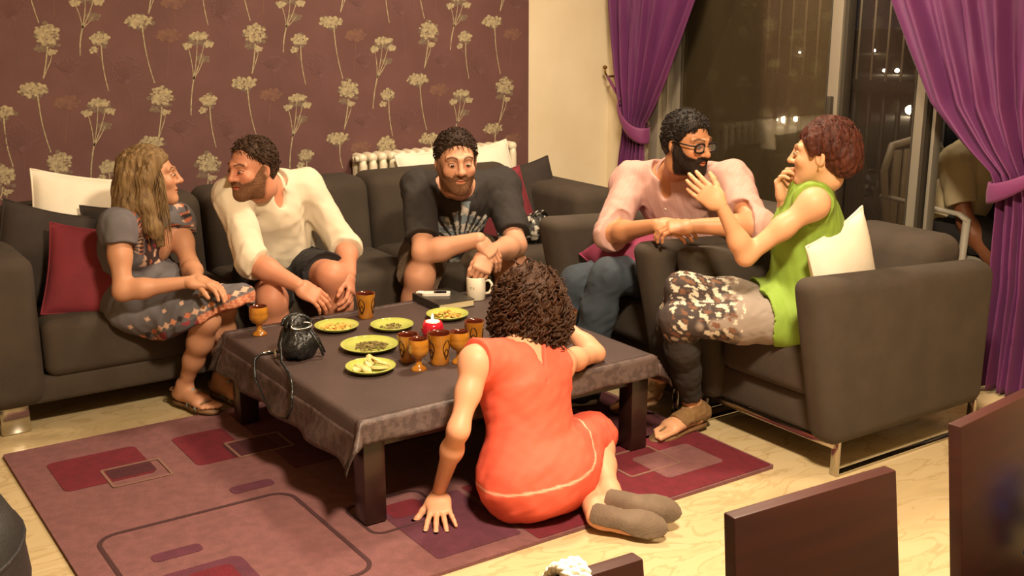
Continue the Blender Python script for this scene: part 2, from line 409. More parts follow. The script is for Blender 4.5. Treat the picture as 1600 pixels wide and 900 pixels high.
def flower(kind, hx, hz, ex, ez):
    R = random.Random(int(hx*1000)); mb = MB(); sh = MB(); top = (0, 0); end = (ex-hx, ez-hz)
    if kind == 'A':
        umbel(sh, 0, .002, .058, .028, 16, .009, .014, R); umbel(mb, -.004, .006, .058, .026, 30, .006, .012, R, -.0006)
        ribbon(mb, curve2((.012, -.02), end, -.008), .0028, .0022, -.0004)
        for q in (-.03, -.01, .03): ribbon(sh, [(.012, -.045), (q, -.008)], .0012, .0012, -.0002)
    elif kind == 'B':
        umbel(sh, 0, .012, .04, .03, 12, .009, .013, R); umbel(mb, .002, .018, .038, .026, 22, .006, .011, R, -.0006); umbel(mb, -.028, -.028, .018, .013, 9, .005, .009, R, -.0006)
        ribbon(mb, curve2((.006, -.01), end, -.006), .0026, .002, -.0004); ribbon(sh, [(-.026, -.035), (.0, -.065), (end[0]*.4, end[1]*.5)], .0014, .002, -.0003)
    elif kind == 'C':
        umbel(sh, 0, 0, .056, .05, 20, .01, .015, R); umbel(mb, .0, .008, .05, .042, 36, .006, .012, R, -.0006); umbel(mb, .012, -.062, .019, .011, 9, .005, .009, R, -.0006); umbel(sh, -.034, -.048, .022, .014, 7, .007, .011, R)
        ribbon(mb, curve2((-.002, -.04), end, .002), .003, .0024, -.0004); ribbon(mb, [(.014, -.066), (.004, -.1), end], .0018, .002, -.0003)
    elif kind == 'D':
        umbel(mb, .006, .03, .044, .016, 22, .006, .011, R, -.0006); umbel(sh, .004, .012, .05, .026, 14, .01, .014, R)
        umbel(mb, -.045, -.012, .02, .014, 10, .006, .01, R, -.0006); umbel(mb, .05, -.006, .022, .013, 11, .006, .01, R, -.0006); umbel(sh, .022, -.07, .027, .018, 10, .008, .012, R)
        st = (end[0]*.55, end[1]*.5)
        ribbon(mb, curve2(st, end, -.004), .0032, .0026, -.0004)
        for q in ((.0, .015), (-.042, -.02), (.03, -.004), (.022, -.07)): ribbon(mb, curve2(q, st, .004), .0016, .0024, -.0003)
    elif kind == 'E':
        for i in range(26):
            a = i*2.4; q = math.sqrt((i+.5)/26); disc(mb, .052*q*math.cos(a), .026*q*math.sin(a), .011, 7, .8, i, -.00002*i)
        ribbon(mb, [(0, -.02), end], .0016, .0014)
    elif kind == 'F':
        for i in range(24):
            a = -.5+i/23*(PI+1); r = .05+.014*R.random(); ribbon(mb, [(0, -.05), (r*math.cos(a), r*math.sin(a))], .0009, .0007, -.00001*i)
            for q in range(2): disc(mb, r*math.cos(a)+R.uniform(-.012, .012), r*math.sin(a)+R.uniform(-.012, .012), .0045, 6, dy=-.0003-.00001*(2*i+q))
        ribbon(mb, curve2((0, -.05), end, .004), .0018, .0014)
    else:
        for i in range(18):
            a = .15+i/17*(PI-.3); ribbon(mb, [(0, -.045), (.058*math.cos(a), .024*math.sin(a))], .0009, .0007, -.00001*i)
            for q in range(2): disc(mb, .056*math.cos(a)+R.uniform(-.01, .01), .024*math.sin(a)+R.uniform(-.008, .008), .0045, 6, dy=-.0003-.00001*(2*i+q))
        ribbon(mb, [(0, -.045), end], .0014, .0012)
    base = (hx, Y1-.0048, hz); off = np.array(base)
    m = 'print_cream' if kind in 'ABCD' else ('print_tan' if kind == 'E' else 'print_faint')
    Vm = np.vstack(mb.V); nm = len(Vm)
    o = obj('printed_flower', Vm, mb.F, m, wp, world=False, smooth=False); o.location = base
    if sh.n:
        obj('shaded_petals', np.vstack(sh.V), sh.F, 'print_shade', o, world=False, smooth=False)
for s in FLOW.split(';'):
    k, a, b, c, d = s.split(); a, b, c, d = map(float, (a, b, c, d))
    if a > 3.43: continue
    flower(k, a, b, c, d)
SEEN = [tuple(map(float, s.split()[1:3])) for s in FLOW.split(';')]
TILE = (('A', 1.471, 1.400, .046, -.258), ('B', 1.299, 1.315, .022, -.19), ('C', 1.092, 1.350, -.03, -.175), ('D', 1.719, 1.300, -.052, -.30), ('E', 1.594, 1.340, -.015, -.17), ('F', 1.400, 1.195, .015, -.25), ('G', 1.169, 1.228, .005, -.11))
for k, x, z, ex, ez in TILE:                       # the paper's half-drop repeat, carried on over the rest of the wall
    for i in range(-6, 5):
        for j in range(-3, 5):
            for hx_, hz_ in ((0, 0), (.4515, -.266)):
                a = x+i*.903+hx_; b = z+j*.532+hz_
                if not (-1.1 < a < 3.43 and .68 < b < 2.35) or (a > .83 and b < 1.49): continue
                if any(math.hypot(a-p, b-q) < .10 for p, q in SEEN): continue
                flower(k, a, b, a+ex, b+ez)
for k, a, b in () and (('D', .72, 1.30), ('B', .6, 1.05), ('A', .57, 1.39), ('C', .64, .8), ('A', 1.02, 1.66), ('D', 1.27, 1.56), ('C', 1.54, 1.61), ('B', 1.75, 1.58), ('A', 1.93, 1.66), ('C', 2.44, 1.61), ('B', 2.65, 1.56), ('A', 2.83, 1.64), ('C', 3.35, 1.58)):
    flower(k, a, b, a+(.045 if k == 'A' else -.03), b-(.26 if k == 'A' else .3 if k == 'D' else .18))

# ---- radiator behind the sofa
rd = thing('radiator', 'white cast iron column radiator on the wallpapered wall behind the sofa', 'radiator', (2.9, 4.925, .12))
nR = 17
for i in range(nR):
    x = 2.455+i*.0545
    mb = MB()
    for dy in (-.036, 0.036):
        mb.tube([(x, 4.925+dy, .16), (x, 4.925+dy, .19), (x, 4.925+dy, .72), (x, 4.925+dy, .755)], [.015, .02, .02, .015], 8)
    mb.box((x, 4.925, .758), (.047, .105, .046), .02, 3); mb.box((x, 4.925, .16), (.047, .105, .05), .02, 3)
    mb.build('radiator_column', 'radiator', rd)
MB().tube([(2.42, 4.925, .752), (3.36, 4.925, .752)], .016, 8).build('top_pipe', 'radiator', rd)
for x in (2.5, 3.3): MB().box((x, 4.925, .07), (.03, .05, .14)).build('radiator_foot', 'radiator', rd)
MB().lathe([(0, -.012), (.014, -.012), (.014, .012), (0, .012)], (2.432, 4.9, .757), 12, R=Matrix.Rotation(PI/2, 3, 'Y')).build('end_plug', 'radiator', rd)

# ---- balcony door: aluminium frames and panes
dr = thing('door_1', 'aluminium sliding balcony door standing partly open onto the night', 'door', (X1+.09, 3.2, 0), kind='structure')
def fr(name, boxes, m='alu'):
    mb = MB()
    for c, s in boxes: mb.box(c, s, .004, 2)
    return mb.build(name, m, dr, auto=40)
xf = X1+.07
fr('outer_frame', [((xf, DY1-.02, DZ/2), (.12, .04, DZ)), ((xf, DY0+.02, DZ/2), (.12, .04, DZ)), ((xf, (DY0+DY1)/2, DZ-.02), (.12, DY1-DY0, .04)), ((xf, (DY0+DY1)/2, .015), (.12, DY1-DY0, .03))])
fr('outer_frame', [((X1-.004, DY1+.03, DZ/2), (.03, .07, DZ+.03)), ((X1-.004, (DY0+DY1)/2, DZ+.02), (.03, DY1-DY0+.1, .06))])
def leaf(x, ya, yb, gl, wd=.06):
    fr('sliding_frame', [((x, ya+wd/2, DZ/2), (.04, wd, DZ-.08)), ((x, yb-wd/2, DZ/2), (.04, wd, DZ-.08)), ((x, (ya+yb)/2, DZ-.075), (.04, yb-ya, .06)), ((x, (ya+yb)/2, .07), (.04, yb-ya, .08))])
    for yy in (ya+wd+.004, yb-wd-.004): fr('gasket', [((x-.016, yy, DZ/2), (.012, .008, DZ-.2))], 'alu_dark')
    MB().box((x, (ya+yb)/2, DZ/2), (.006, yb-ya-2*wd, DZ-.2)).build('pane', gl, dr, smooth=False)
leaf(X1+.045, 3.41, 4.50, 'glass_dusty'); leaf(X1+.10, 2.985, 3.47, 'glass_clear', .055)
fr('jamb_strip', [((X1+.06, 3.395, DZ/2), (.05, .016, DZ-.08))], 'alu_dark'); fr('jamb_strip', [((X1+.08, 2.97, DZ/2), (.05, .018, DZ-.08)), ], 'alu_dark'); fr('jamb_strip', [((X1+.11, 2.945, DZ/2), (.05, .018, DZ-.08)), ], 'alu')
fr('door_handle', [((X1+.015, 3.44, 1.0), (.025, .022, .16))], 'alu_dark')

# ---- balcony and the night
BX = 5.62
struct('floor_balcony', MB().box((4.98, 3.6, -.06), (1.5, 5.4, .1)), 'balcony_floor', smooth=False)
bal = thing('balcony_railing', 'dark balcony railing with thin white vertical bars above it, outside the glass', 'railing', (BX, 3.9, 0))
MB().box((BX, 3.9, 1.0), (.07, 4.8, .07), .01, 2).build('handrail', 'dark_rail', bal)
MB().box((BX, 3.9, .08), (.05, 4.8, .05), .01, 2).build('bottom_rail', 'dark_rail', bal)
MB().box((BX, 3.9, 2.5), (.05, 4.8, .05), .01, 2).build('top_rail', 'bar_white', bal)
b0 = None
for i in range(44):
    y = 1.6+i*.106
    if b0 is None: b0 = MB().tube([(0, 0, 0), (0, 0, 1.45)], .0075, 6).build('white_bar', 'bar_white', bal, world=False); q0 = MB().box((0, 0, 0), (.022, .022, .9)).build('dark_baluster', 'dark_rail', bal, world=False); o, q = b0, q0
    else: o = link(b0.copy()); o.parent = bal; q = link(q0.copy()); q.parent = bal
    o.location = (0, y-3.9, 1.03); q.location = (0, y-3.9, .53)
struct('ground_outside', MB().box((120, 60, -5.5), (228, 240, .2)), 'night_ground', smooth=False)
for i, (x, y, r) in enumerate(((47.9, 44.27, .10), (48.3, 44.03, .17), (49.1, 43.9, .13), (90.4, 70.3, .14), (91.4, 69.6, .2), (58.9, 43.7, .26), (124.9, 98.9, .16), (112.5, 100.6, .13))):
    t = thing('street_lamp', ('small distant street lamp glowing faintly in the dark beyond the glass', 'brightest of the three distant street lamps seen through the dusty pane', 'rightmost of the three distant street lamps seen through the dusty pane', 'left lamp of the distant pair between the white bars', 'right lamp of the distant pair between the white bars', 'bright distant street lamp just left of the sliding frame edge', 'faint far lamp high between the white bars', 'faintest far lamp, high in the dusty pane')[i], 'street lamp', (x, y, -5.4))
    s = math.hypot(x, y)
    obj_ = MB().lathe([(r*math.sin(PI*k/8), -r*math.cos(PI*k/8)) for k in range(9)], (0, 0, .4), 12).build('glowing_globe', 'lamp_glow', t, world=False)
    MB().tube([(0, 0, 0), (0, 0, .4-r)], .03, 6).build('post', 'dark_rail', t, world=False)

# ---- curtains
def curtain(name, label, f_edge, tie_z, tie, x0, hook, amp0, nf, seed):
    """f_edge(z) -> (y_left, y_right) of the cloth at height z"""
    R = np.random.RandomState(seed); nv, nu = 90, 150
    zs = np.linspace(2.45, .012, nv); P = np.zeros((nv, nu, 3)); ph = R.uniform(0, 6.28, 4)
    for i, z in enumerate(zs):
        ya, yb = f_edge(z); u = np.linspace(0, 1, nu); w = abs(yb-ya)
        sq = np.exp(-((z-tie_z)/.16)**2)
        amp = amp0*(1-.45*sq)
        uu = u+.02*np.sin(3*z+6*u)
        fold = np.sin(2*PI*nf*uu+ph[0]+.5*np.sin(2.2*z))+.45*np.sin(2*PI*nf*1.73*uu+ph[1]-1.1*z)+.25*np.sin(2*PI*nf*3.1*uu+ph[2]+2*z)
        P[i, :, 0] = x0+amp*fold*np.clip(np.minimum(u, 1-u)*14, .25, 1)
        P[i, :, 1] = ya+(yb-ya)*u+.006*np.cos(2*PI*nf*uu+ph[0])
        P[i, :, 2] = z
    c = thing(name, label, 'curtain', (x0, float(P[-1, :, 1].mean()), 0), group='purple curtains of the balcony door')
    V, F = thick(P, .004); obj('drape', V, F, 'curtain', c)
    # tie band
    y_in, y_out = tie; n = 40; B = np.zeros((n, 7, 3))
    for i in range(n):
        a = 2*PI*i/(n-1); cy = (y_in+y_out)/2; ry = abs(y_in-y_out)/2+.012
        yy = cy+ry*math.cos(a)*(1 if hook[1] > cy else -1); xx = x0+(.062)*math.sin(a)
        sl = (math.cos(a)+1)/2
        zz = tie_z-.02+(hook[2]-tie_z)*.62*sl**1.6; h = .085-.05*sl
        for j in range(7): B[i, j] = (xx-(.006*math.sin(PI*j/6) if math.sin(a) < 0 else -.006*math.sin(PI*j/6)), yy, zz+h*(j/6-.5))
    V, F = thick(B, .006); b = obj('tie_band', V, F, 'curtain_band', c)
    far = B[0].mean(0) if abs(B[0, 3, 1]-hook[1]) < abs(B[n//2, 3, 1]-hook[1]) else B[n//2].mean(0)
    MB().tube([far, (far+np.array(hook))/2, hook], .009, 6).build('tie_loop', 'curtain_band', b)
    mb = MB().tube([(X1-.002, hook[1], hook[2]), (hook[0], hook[1], hook[2]), (hook[0]-.012, hook[1]+.004, hook[2]+.018), (hook[0]-.014, hook[1]+.006, hook[2]+.05)], .006, 8)
    mb.lathe([(0, -.012), (.012, -.006), (.013, 0), (.012, .006), (0, .012)], (hook[0]-.014, hook[1]+.006, hook[2]+.05), 10)
    mb.box((X1-.004, hook[1], hook[2]), (.01, .035, .035), .004)
    mb.build('tie_hook', 'brass', c)
    return c
def interp(z, tab):
    t = sorted(tab); return tuple(float(np.interp(z, [q[0] for q in t], [q[i] for q in t])) for i in (1, 2))
TL = [(0, 4.80, 4.55), (.43, 4.80, 4.57), (.70, 4.77, 4.575), (.80, 4.755, 4.575), (.86, 4.76, 4.57), (.95, 4.79, 4.50), (1.1, 4.83, 4.41), (1.3, 4.87, 4.31), (1.5, 4.90, 4.215), (1.8, 4.92, 4.12), (2.45, 4.93, 4.02)]
curtain('curtain', 'purple curtain tied back beside the pale wall at the corner', lambda z: interp(z, TL), .82, (4.57, 4.76), 3.955, (3.985, 4.93, 1.09), .028, 6.5, 3)
TR = [(0, 2.50, 2.16), (.43, 2.485, 2.18), (.70, 2.50, 2.22), (.80, 2.51, 2.25), (.86, 2.54, 2.25), (.95, 2.66, 2.21), (1.1, 2.83, 2.13), (1.3, 2.95, 2.05), (1.5, 3.06, 1.96), (1.8, 3.16, 1.85), (2.45, 3.24, 1.75)]
curtain('curtain', 'larger purple curtain gathered low at the right edge of the picture', lambda z: interp(z, TR), .80, (2.52, 2.25), 3.94, (3.985, 1.98, 1.05), .034, 7.5, 5)
MB().tube([(3.95, 1.5, 2.5), (3.95, 4.97, 2.5)], .014, 10).build('curtain_rail', 'brass', base=(3.95, 3.2, 2.5))
tag(bpy.data.objects['curtain_rail'], 'brass curtain rail above the balcony door', 'curtain rail')
# ================================================================ furniture
mat('sofa', '#42382e', .92, '#3a3128', 9, 4, bump=.25, bscale=400)
mat('chrome', '#b8b4aa', .16, metal=1.)
mat('rug_mauve', '#7a4f50', .95, '#6e4748', 30, 5, bump=.5, bscale=260)
mat('rug_red', '#6a1426', .95, '#5e1120', 30, 5, bump=.5, bscale=260)
mat('rug_wine', '#481722', .95, '#3e141d', 30, 5, bump=.5, bscale=260)
mat('rug_line', '#3e2024', .95, bump=.4, bscale=260)
mat('rug_pale', '#7c5a4e', .95, bump=.4, bscale=260)
mat('rug_plum', '#5c2a3c', .95, '#522535', 30, 5, bump=.5, bscale=260)
mat('wood_dark', '#2e1712', .35, '#24110d', 3, 6, stretch=(1, 1, 8), coat=.15)
mat('chair_wood', '#34150f', .5, '#2a100c', 4, 6, stretch=(1, 1, 9), spec=.3)
mat('cloth', '#4a3b39', .55, '#433533', 6, 4, bump=.18, bscale=180)
mat('cloth_damask', '#574744', .5, '#453735', 38, 4, lo=.45, hi=.55, bump=.15, bscale=180)
mat('cush_white', '#ebe4d4', .85, '#e4dac6', 6, bump=.15, bscale=250)
mat('cush_red', '#7c2733', .85, '#6e222d', 8, bump=.2, bscale=300)
mat('cush_magenta', '#83294a', .8, '#782444', 8, bump=.2, bscale=300)
mat('cush_dark', '#342b26', .9, '#2c2521', 8, bump=.2, bscale=300)
mat('pouf', '#2b2b2c', .5, '#242425', 6, bump=.2, bscale=120)
mat('rope_white', '#ddd6c8', .8, bump=.3, bscale=200)
mat('blue_cloth', '#2f6fd0', .7, '#3f86e6', 6)

def cyl_between(mb, a, b, r, n=10): return mb.tube([a, b], r, n)
def cushion_block(x0, x1, y0, y1, z0, z1, bev=.05, puff=.02, n=14):
    """soft upholstered block: rounded box with a slightly domed top"""
    mb = MB().box(((x0+x1)/2, (y0+y1)/2, (z0+z1)/2), (x1-x0, y1-y0, z1-z0), bev, 5)
    return mb

# ---- sofa
sf = thing('sofa', 'long dark grey brown fabric sofa along the wallpapered wall', 'sofa', (2.0, 4.45, 0))
SX0, SX1, SY0, SY1 = .50, 3.38, 4.06, 4.86
MB().box(((SX0+SX1)/2, (SY0+SY1)/2+.01, .15), (SX1-SX0-.02, SY1-SY0-.04, .10), .02, 3).build('base', 'sofa', sf)
for x0, x1 in ((SX0, .775), (SX1-.25, SX1)):
    MB().box(((x0+x1)/2, (SY0+SY1)/2, .375), (x1-x0, SY1-SY0, .54), .055, 6).build('armrest', 'sofa', sf)
w = (SX1-.25-.775)/3
for i in range(3):
    x0 = .775+i*w
    MB().box((x0+w/2, SY0+.295, .297), (w-.006, .57, .215), .045, 6).build('seat_cushion', 'sofa', sf)
    # back cushion leaning slightly, top softly curved
    mb = MB().box((0, 0, 0), (w-.004, .24, .42), .06, 6)
    V = np.vstack(mb.V); V[:, 2] += .015*np.cos(V[:, 0]/w*PI)*(V[:, 2] > .1); V[:, 1] += .12*V[:, 2]
    obj('back_cushion', V+np.array((x0+w/2, 4.69, .508)), mb.F, 'sofa', sf)
MB().box(((SX0+SX1)/2, SY1-.05, .39), (SX1-SX0-.04, .1, .54), .04, 4).build('back_panel', 'sofa', sf)
for x in (.665, SX1-.12):
    for y in (4.14, 4.78):
        MB().box((x, y, .05), (.10, .06, .10), .006, 2).build('leg', 'chrome', sf, auto=40)

# ---- two armchairs facing the table
def armchair(label, x0, x1, y0, y1):
    t = thing('armchair', label, 'armchair', ((x0+x1)/2, (y0+y1)/2, 0), group='dark armchairs by the balcony door')
    aw = .125; ym = (y0+y1)/2; xm = (x0+x1)/2
    MB().box((xm+.07, ym, .18), (x1-x0-.19, y1-y0-.04, .13), .02, 3).build('base', 'sofa', t)
    for ya in (y0, y1-aw):
        mb = MB().box((xm, ya+aw/2, .39), (x1-x0, aw, .57), .05, 6); V = np.vstack(mb.V)
        V[:, 2] -= np.clip((V[:, 0]-x0)/(x1-x0), 0, 1)*.055*(V[:, 2] > .4)
        V[:, 0] += np.where(V[:, 0] < xm, np.clip(.66-V[:, 2], 0, 1)*.23, 0)
        obj('armrest', V, mb.F, 'sofa', t)
    mb = MB().box((0, 0, 0), (.22, y1-y0-2*aw+.02, .48), .07, 6); V = np.vstack(mb.V); V[:, 0] += .18*V[:, 2]
    obj('backrest', V+np.array((x1-.16, ym, .46)), mb.F, 'sofa', t)
    MB().box((x0+.42, ym, .325), (.58, y1-y0-2*aw-.006, .17), .045, 6).build('seat_cushion', 'sofa', t)
    for yy in (y0+.03, y1-.03):
        mb = MB(); mb.box((x0+.175, yy, .062), (.014, .03, .115), .003, 2); mb.box((x1-.03, yy, .062), (.014, .03, .115), .003, 2); mb.box(((x0+.17+x1-.03)/2, yy, .005), (x1-x0-.2, .03, .010), .003, 2)
        mb.build('sled_leg', 'chrome', t, auto=40)
    MB().box((x0+.17, ym, .105), (.02, y1-y0-.06, .02), .003, 2).build('cross_bar', 'chrome', t, auto=40)
    return t
armchair('dark grey armchair next to the sofa, holding the man in the pink shirt', 2.545, 3.52, 2.895, 3.60)
armchair('dark grey armchair nearest the camera, holding the woman in green', 2.61, 3.54, 2.205, 2.868)

# ---- cushions
def pillow(name, label, mname, c, ux, uy, w, h, t, seed=0, group='loose cushions on the seats'):
    """ux, uy: directions of the cushion's width and height"""
    ux = nrm(ux); uy = np.array(uy, float); uy = nrm(uy-ux*(uy@ux)); uz = np.cross(ux, uy)
    n = 26; u = np.linspace(-1, 1, n); U, Vv = np.meshgrid(u, u, indexing='ij')
    prof = np.power(np.clip((1-U**4)*(1-Vv**4), 0, 1), .55)*(.72+.28*(1-U**2)*(1-Vv**2))
    pin = 1-.075*(1-Vv**2)*U**2 ; pin2 = 1-.075*(1-U**2)*Vv**2
    X = U*w/2*pin; Y = Vv*h/2*pin2
    Q = np.stack([X, Y, np.zeros_like(X)], 2); wr = .05*noise3(Q.reshape(-1, 3)*12, seed).reshape(n, n)
    A = []
    for s in (1, -1):
        Z = s*t/2*prof*(1+wr)
        A.append(np.array(c)+X[..., None]*ux+Y[..., None]*uy+Z[..., None]*uz)
    mb = MB().grid(A[0]); g = mb.grid(A[1][:, ::-1])
    base = np.array(c)
    th = thing(name, label, 'cushion', tuple(base), group=group)
    o = mb.build('cover', mname, th)
    # piped seam round the rim
    rim = [A[0][i, 0] for i in range(n)]+[A[0][n-1, j] for j in range(1, n)]+[A[0][i, n-1] for i in range(n-2, -1, -1)]+[A[0][0, j] for j in range(n-2, 0, -1)]
    MB().tube(rim, .004, 6, closed=True).build('seam', mname, th)
    return th
pillow('cushion', 'white square cushion standing at the left end of the sofa', 'cush_white', (1.085, 4.53, .635), (.97, -.05, -.18), (.1, .36, 1), .46, .42, .12, 1)
pillow('cushion', 'dark red cushion leaning on the sofa beside the woman in the embroidered dress', 'cush_red', (.985, 4.20, .535), (.90, -.25, -.16), (.20, .36, .92), .30, .34, .10, 2)
pillow('cushion', 'dark grey cushion squeezed between the left sofa arm and the red cushion', 'cush_dark', (.865, 4.38, .56), (.8, -.1, -.25), (.2, .35, 1), .34, .40, .11, 3)
pillow('cushion', 'dark grey cushion half hidden behind the woman in the embroidered dress', 'cush_dark', (1.17, 4.42, .56), (.8, .1, -.1), (.1, .4, 1), .3, .34, .11, 8)
pillow('cushion', 'white cushion on top of the sofa back behind the man in the black shirt', 'cush_white', (2.80, 4.80, .655), (1, .0, .02), (.02, .3, 1), .40, .26, .09, 4)
pillow('cushion', 'white cushion with a raised pointed corner right of the black-shirted man', 'cush_white', (3.05, 4.70, .625), (1, .0, .13), (-.1, .35, 1), .34, .36, .10, 5)
pillow('cushion', 'red cushion at the right end of the sofa', 'cush_red', (2.94, 4.44, .50), (.92, -.2, .22), (-.15, .42, 1), .36, .40, .11, 6)
pillow('cushion', 'dark grey cushion in the right corner of the sofa', 'cush_dark', (3.15, 4.48, .535), (.9, -.1, .16), (-.06, .36, 1), .34, .40, .12, 7)

# ---- rug
rg = thing('rug', 'mauve rug with dark red rounded rectangles and thin outlines', 'rug', (1.62, 3.15, 0))
mb = MB().poly([(x, y, .0005) for x, y in rrect(1.625, 3.15, 2.09, 1.53, .012)], (0, 0, .0105)); mb.build('pile', 'rug_mauve', rg, smooth=False)
def patch(cx, cy, w, h, r, m, z=.0115, t=.0012, name='woven_patch'):
    MB().poly([(x, y, z) for x, y in rrect(cx, cy, w, h, r)], (0, 0, t)).build(name, m, rg, smooth=False)
def outline(cx, cy, w, h, r, lw, m, z=.0116):
    a = rrect(cx, cy, w, h, r); b = rrect(cx, cy, w-2*lw, h-2*lw, max(r-lw, .005)); n = len(a); mb = MB()
    V = [(x, y, z+.0012) for x, y in a]+[(x, y, z+.0012) for x, y in b]+[(x, y, z-.001) for x, y in a]+[(x, y, z-.001) for x, y in b]
    F = []
    for i in range(n):
        j = (i+1) % n; F += [(i, j, n+j, n+i), (2*n+i, 2*n+j, j, i), (n+i, n+j, 3*n+j, 3*n+i)]
    mb.add(V, F); mb.build('woven_outline', m, rg, smooth=False)
patch(.825, 3.61, .29, .265, .025, 'rug_red'); patch(.90, 3.54, .145, .10, .012, 'rug_wine', .0125, .0008); outline(.91, 3.505, .195, .16, .01, .009, 'rug_pale', .0134)
patch(1.185, 3.59, .185, .29, .025, 'rug_red'); patch(1.30, 3.51, .16, .13, .015, 'rug_wine', .0125, .0008); outline(1.33, 3.51, .20, .155, .01, .009, 'rug_pale', .0134)
patch(1.18, 3.195, .14, .055, .018, 'rug_plum'); patch(.84, 2.89, .14, .05, .018, 'rug_plum')
outline(.965, 2.80, .60, .62, .07, .013, 'rug_line'); patch(.865, 2.66, .23, .25, .03, 'rug_plum'); patch(.88, 2.70, .12, .10, .02, 'rug_red', .0125, .0008)
patch(2.19, 2.605, .94, .425, .01, 'rug_red'); patch(2.36, 3.10, .58, .60, .01, 'rug_wine'); patch(1.95, 3.55, 1.2, .6, .01, 'rug_plum')
patch(2.43, 2.595, .25, .19, .02, 'rug_mauve', .0126, .001); outline(2.32, 2.66, .22, .18, .015, .008, 'rug_pale', .0136)
patch(1.56, 2.63, .28, .36, .01, 'rug_plum'); outline(1.47, 2.78, .26, .22, .04, .01, 'rug_line'); patch(1.50, 2.78, .12, .1, .02, 'rug_red', .0126, .0008)

# ---- coffee table and its cloth
TX0, TX1, TY0, TY1, TZ = 1.335, 2.425, 2.725, 3.79, .342
tb = thing('coffee_table', 'low square dark wood coffee table in the middle of the rug', 'table', ((TX0+TX1)/2, (TY0+TY1)/2, 0))
MB().box(((TX0+TX1)/2, (TY0+TY1)/2, TZ-.02), (TX1-TX0, TY1-TY0, .04), .004, 2).build('tabletop', 'wood_dark', tb, auto=40)
for x in (TX0+.045, TX1-.045):
    for y in (TY0+.045, TY1-.045):
        MB().box((x, y, .1585), (.07, .07, .286), .004, 2).build('leg', 'wood_dark', tb, auto=40)
for (c, s) in ((((TX0+TX1)/2, TY0+.045, TZ-.07), (TX1-TX0-.16, .025, .06)), (((TX0+TX1)/2, TY1-.045, TZ-.07), (TX1-TX0-.16, .025, .06)), ((TX0+.045, (TY0+TY1)/2, TZ-.07), (.025, TY1-TY0-.16, .06)), ((TX1-.045, (TY0+TY1)/2, TZ-.07), (.025, TY1-TY0-.16, .06))):
    MB().box(c, s, .002, 1).build('apron', 'wood_dark', tb, smooth=False)
def tablecloth():
    ox0, ox1, oy0, oy1 = .15, .11, .075, .06; n = 110
    xs = np.linspace(TX0-ox0, TX1+ox1, n); ys = np.linspace(TY0-oy0, TY1+oy1, n); P = np.zeros((n, n, 3))
    zt = TZ+.004
    for i, x in enumerate(xs):
        for j, y in enumerate(ys):
            e = .006; cx = min(max(x, TX0-e), TX1+e); cy = min(max(y, TY0-e), TY1+e); dx = x-cx; dy = y-cy; d = math.hypot(dx, dy)
            if d < 1e-9:
                P[i, j] = (x, y, zt+.0012*math.sin(7*x+3*y)*math.sin(5*y)); continue
            both = min(abs(dx), abs(dy))/d if d else 0
            fl = .22+.45*both+.10*math.sin((x+y)*23)*min(1, d*12)*(1-both)
            P[i, j] = (cx+dx*fl, cy+dy*fl, zt-d*math.sqrt(max(.05, 1-fl*fl)))
    V, F = thick(P, .0025)
    t = thing('tablecloth', 'dark purple brown satin cloth over the coffee table', 'tablecloth', ((TX0+TX1)/2, (TY0+TY1)/2, TZ))
    obj('cloth_sheet', V, F, 'cloth', t)
    # damask border woven along the hem
    for a, b in (((slice(0, n), slice(0, 9)), 0), ((slice(0, n), slice(n-9, n)), 0), ((slice(0, 9), slice(0, n)), 0), ((slice(n-9, n), slice(0, n)), 0)):
        Q = P[a].copy(); du = np.gradient(Q, axis=0); dv = np.gradient(Q, axis=1); nn = np.cross(du, dv); nn /= np.linalg.norm(nn, axis=2)[..., None]+1e-9
        V, F = thick(Q+nn*.0018, .001); obj('damask_border', V, F, 'cloth_damask', t)
tablecloth()

# ---- dark pouf at the left edge
mb = MB().lathe([(0, .0), (.30, .0), (.335, .02), (.36, .10), (.37, .2), (.36, .31), (.33, .37), (.26, .395), (.1, .405), (0, .407)], (0, 0, 0), 40)
pf = thing('pouf', 'dark round leather pouf cut off by the left edge of the picture', 'pouf', (.06, 2.70, 0)); mb.build('body', 'pouf', pf, world=False)
MB().tube([(.362*math.cos(a), .362*math.sin(a), .30) for a in np.linspace(0, 2*PI, 41)[:-1]], .006, 6, closed=True).build('piping', 'pouf', pf, world=False)

# ---- dining chairs in the foreground (their backs turned to the room)
def dining_chair(label, x, y, rz, top=.80, wd=.335):
    t = thing('dining_chair', label, 'chair', (x, y, 0), rz, group='dark wooden dining chairs in the foreground')
    h0 = .40
    Q = np.zeros((9, 2, 3))
    mb = MB().box((0, 0, 0), (wd, .024, top-h0), .003, 2); V = np.vstack(mb.V); V[:, 1] += .05*(V[:, 2]/(top-h0)); V[:, 0] *= 1-.05*(V[:, 2]/(top-h0)); obj('backrest', V+np.array((0, 0, (top+h0)/2)), mb.F, 'chair_wood', t, world=False, auto=40)
    MB().box((0, -.2, .43), (wd+.02, .38, .03), .008, 3).build('seat', 'chair_wood', t, world=False, auto=40)
    for sx in (-1, 1):
        MB().box((sx*(wd/2-.02), -.035, .21), (.036, .036, .42), .003, 2).build('leg', 'chair_wood', t, world=False, auto=40)
        MB().box((sx*(wd/2-.02), -.36, .21), (.036, .036, .42), .003, 2).build('leg', 'chair_wood', t, world=False, auto=40)
    MB().box((0, -.2, .38), (wd-.05, .3, .05), .002, 1).build('apron', 'chair_wood', t, world=False, smooth=False)
    return t
dining_chair('dark brown wooden dining chair back at the bottom right, the most fully seen', 1.232, 1.00, -.06)
dining_chair('dark brown wooden dining chair at the right edge of the picture', 1.80, 1.065, .12)
dining_chair('dark brown wooden dining chair of which only the top edge shows at the bottom', .725, 1.00, -.05)
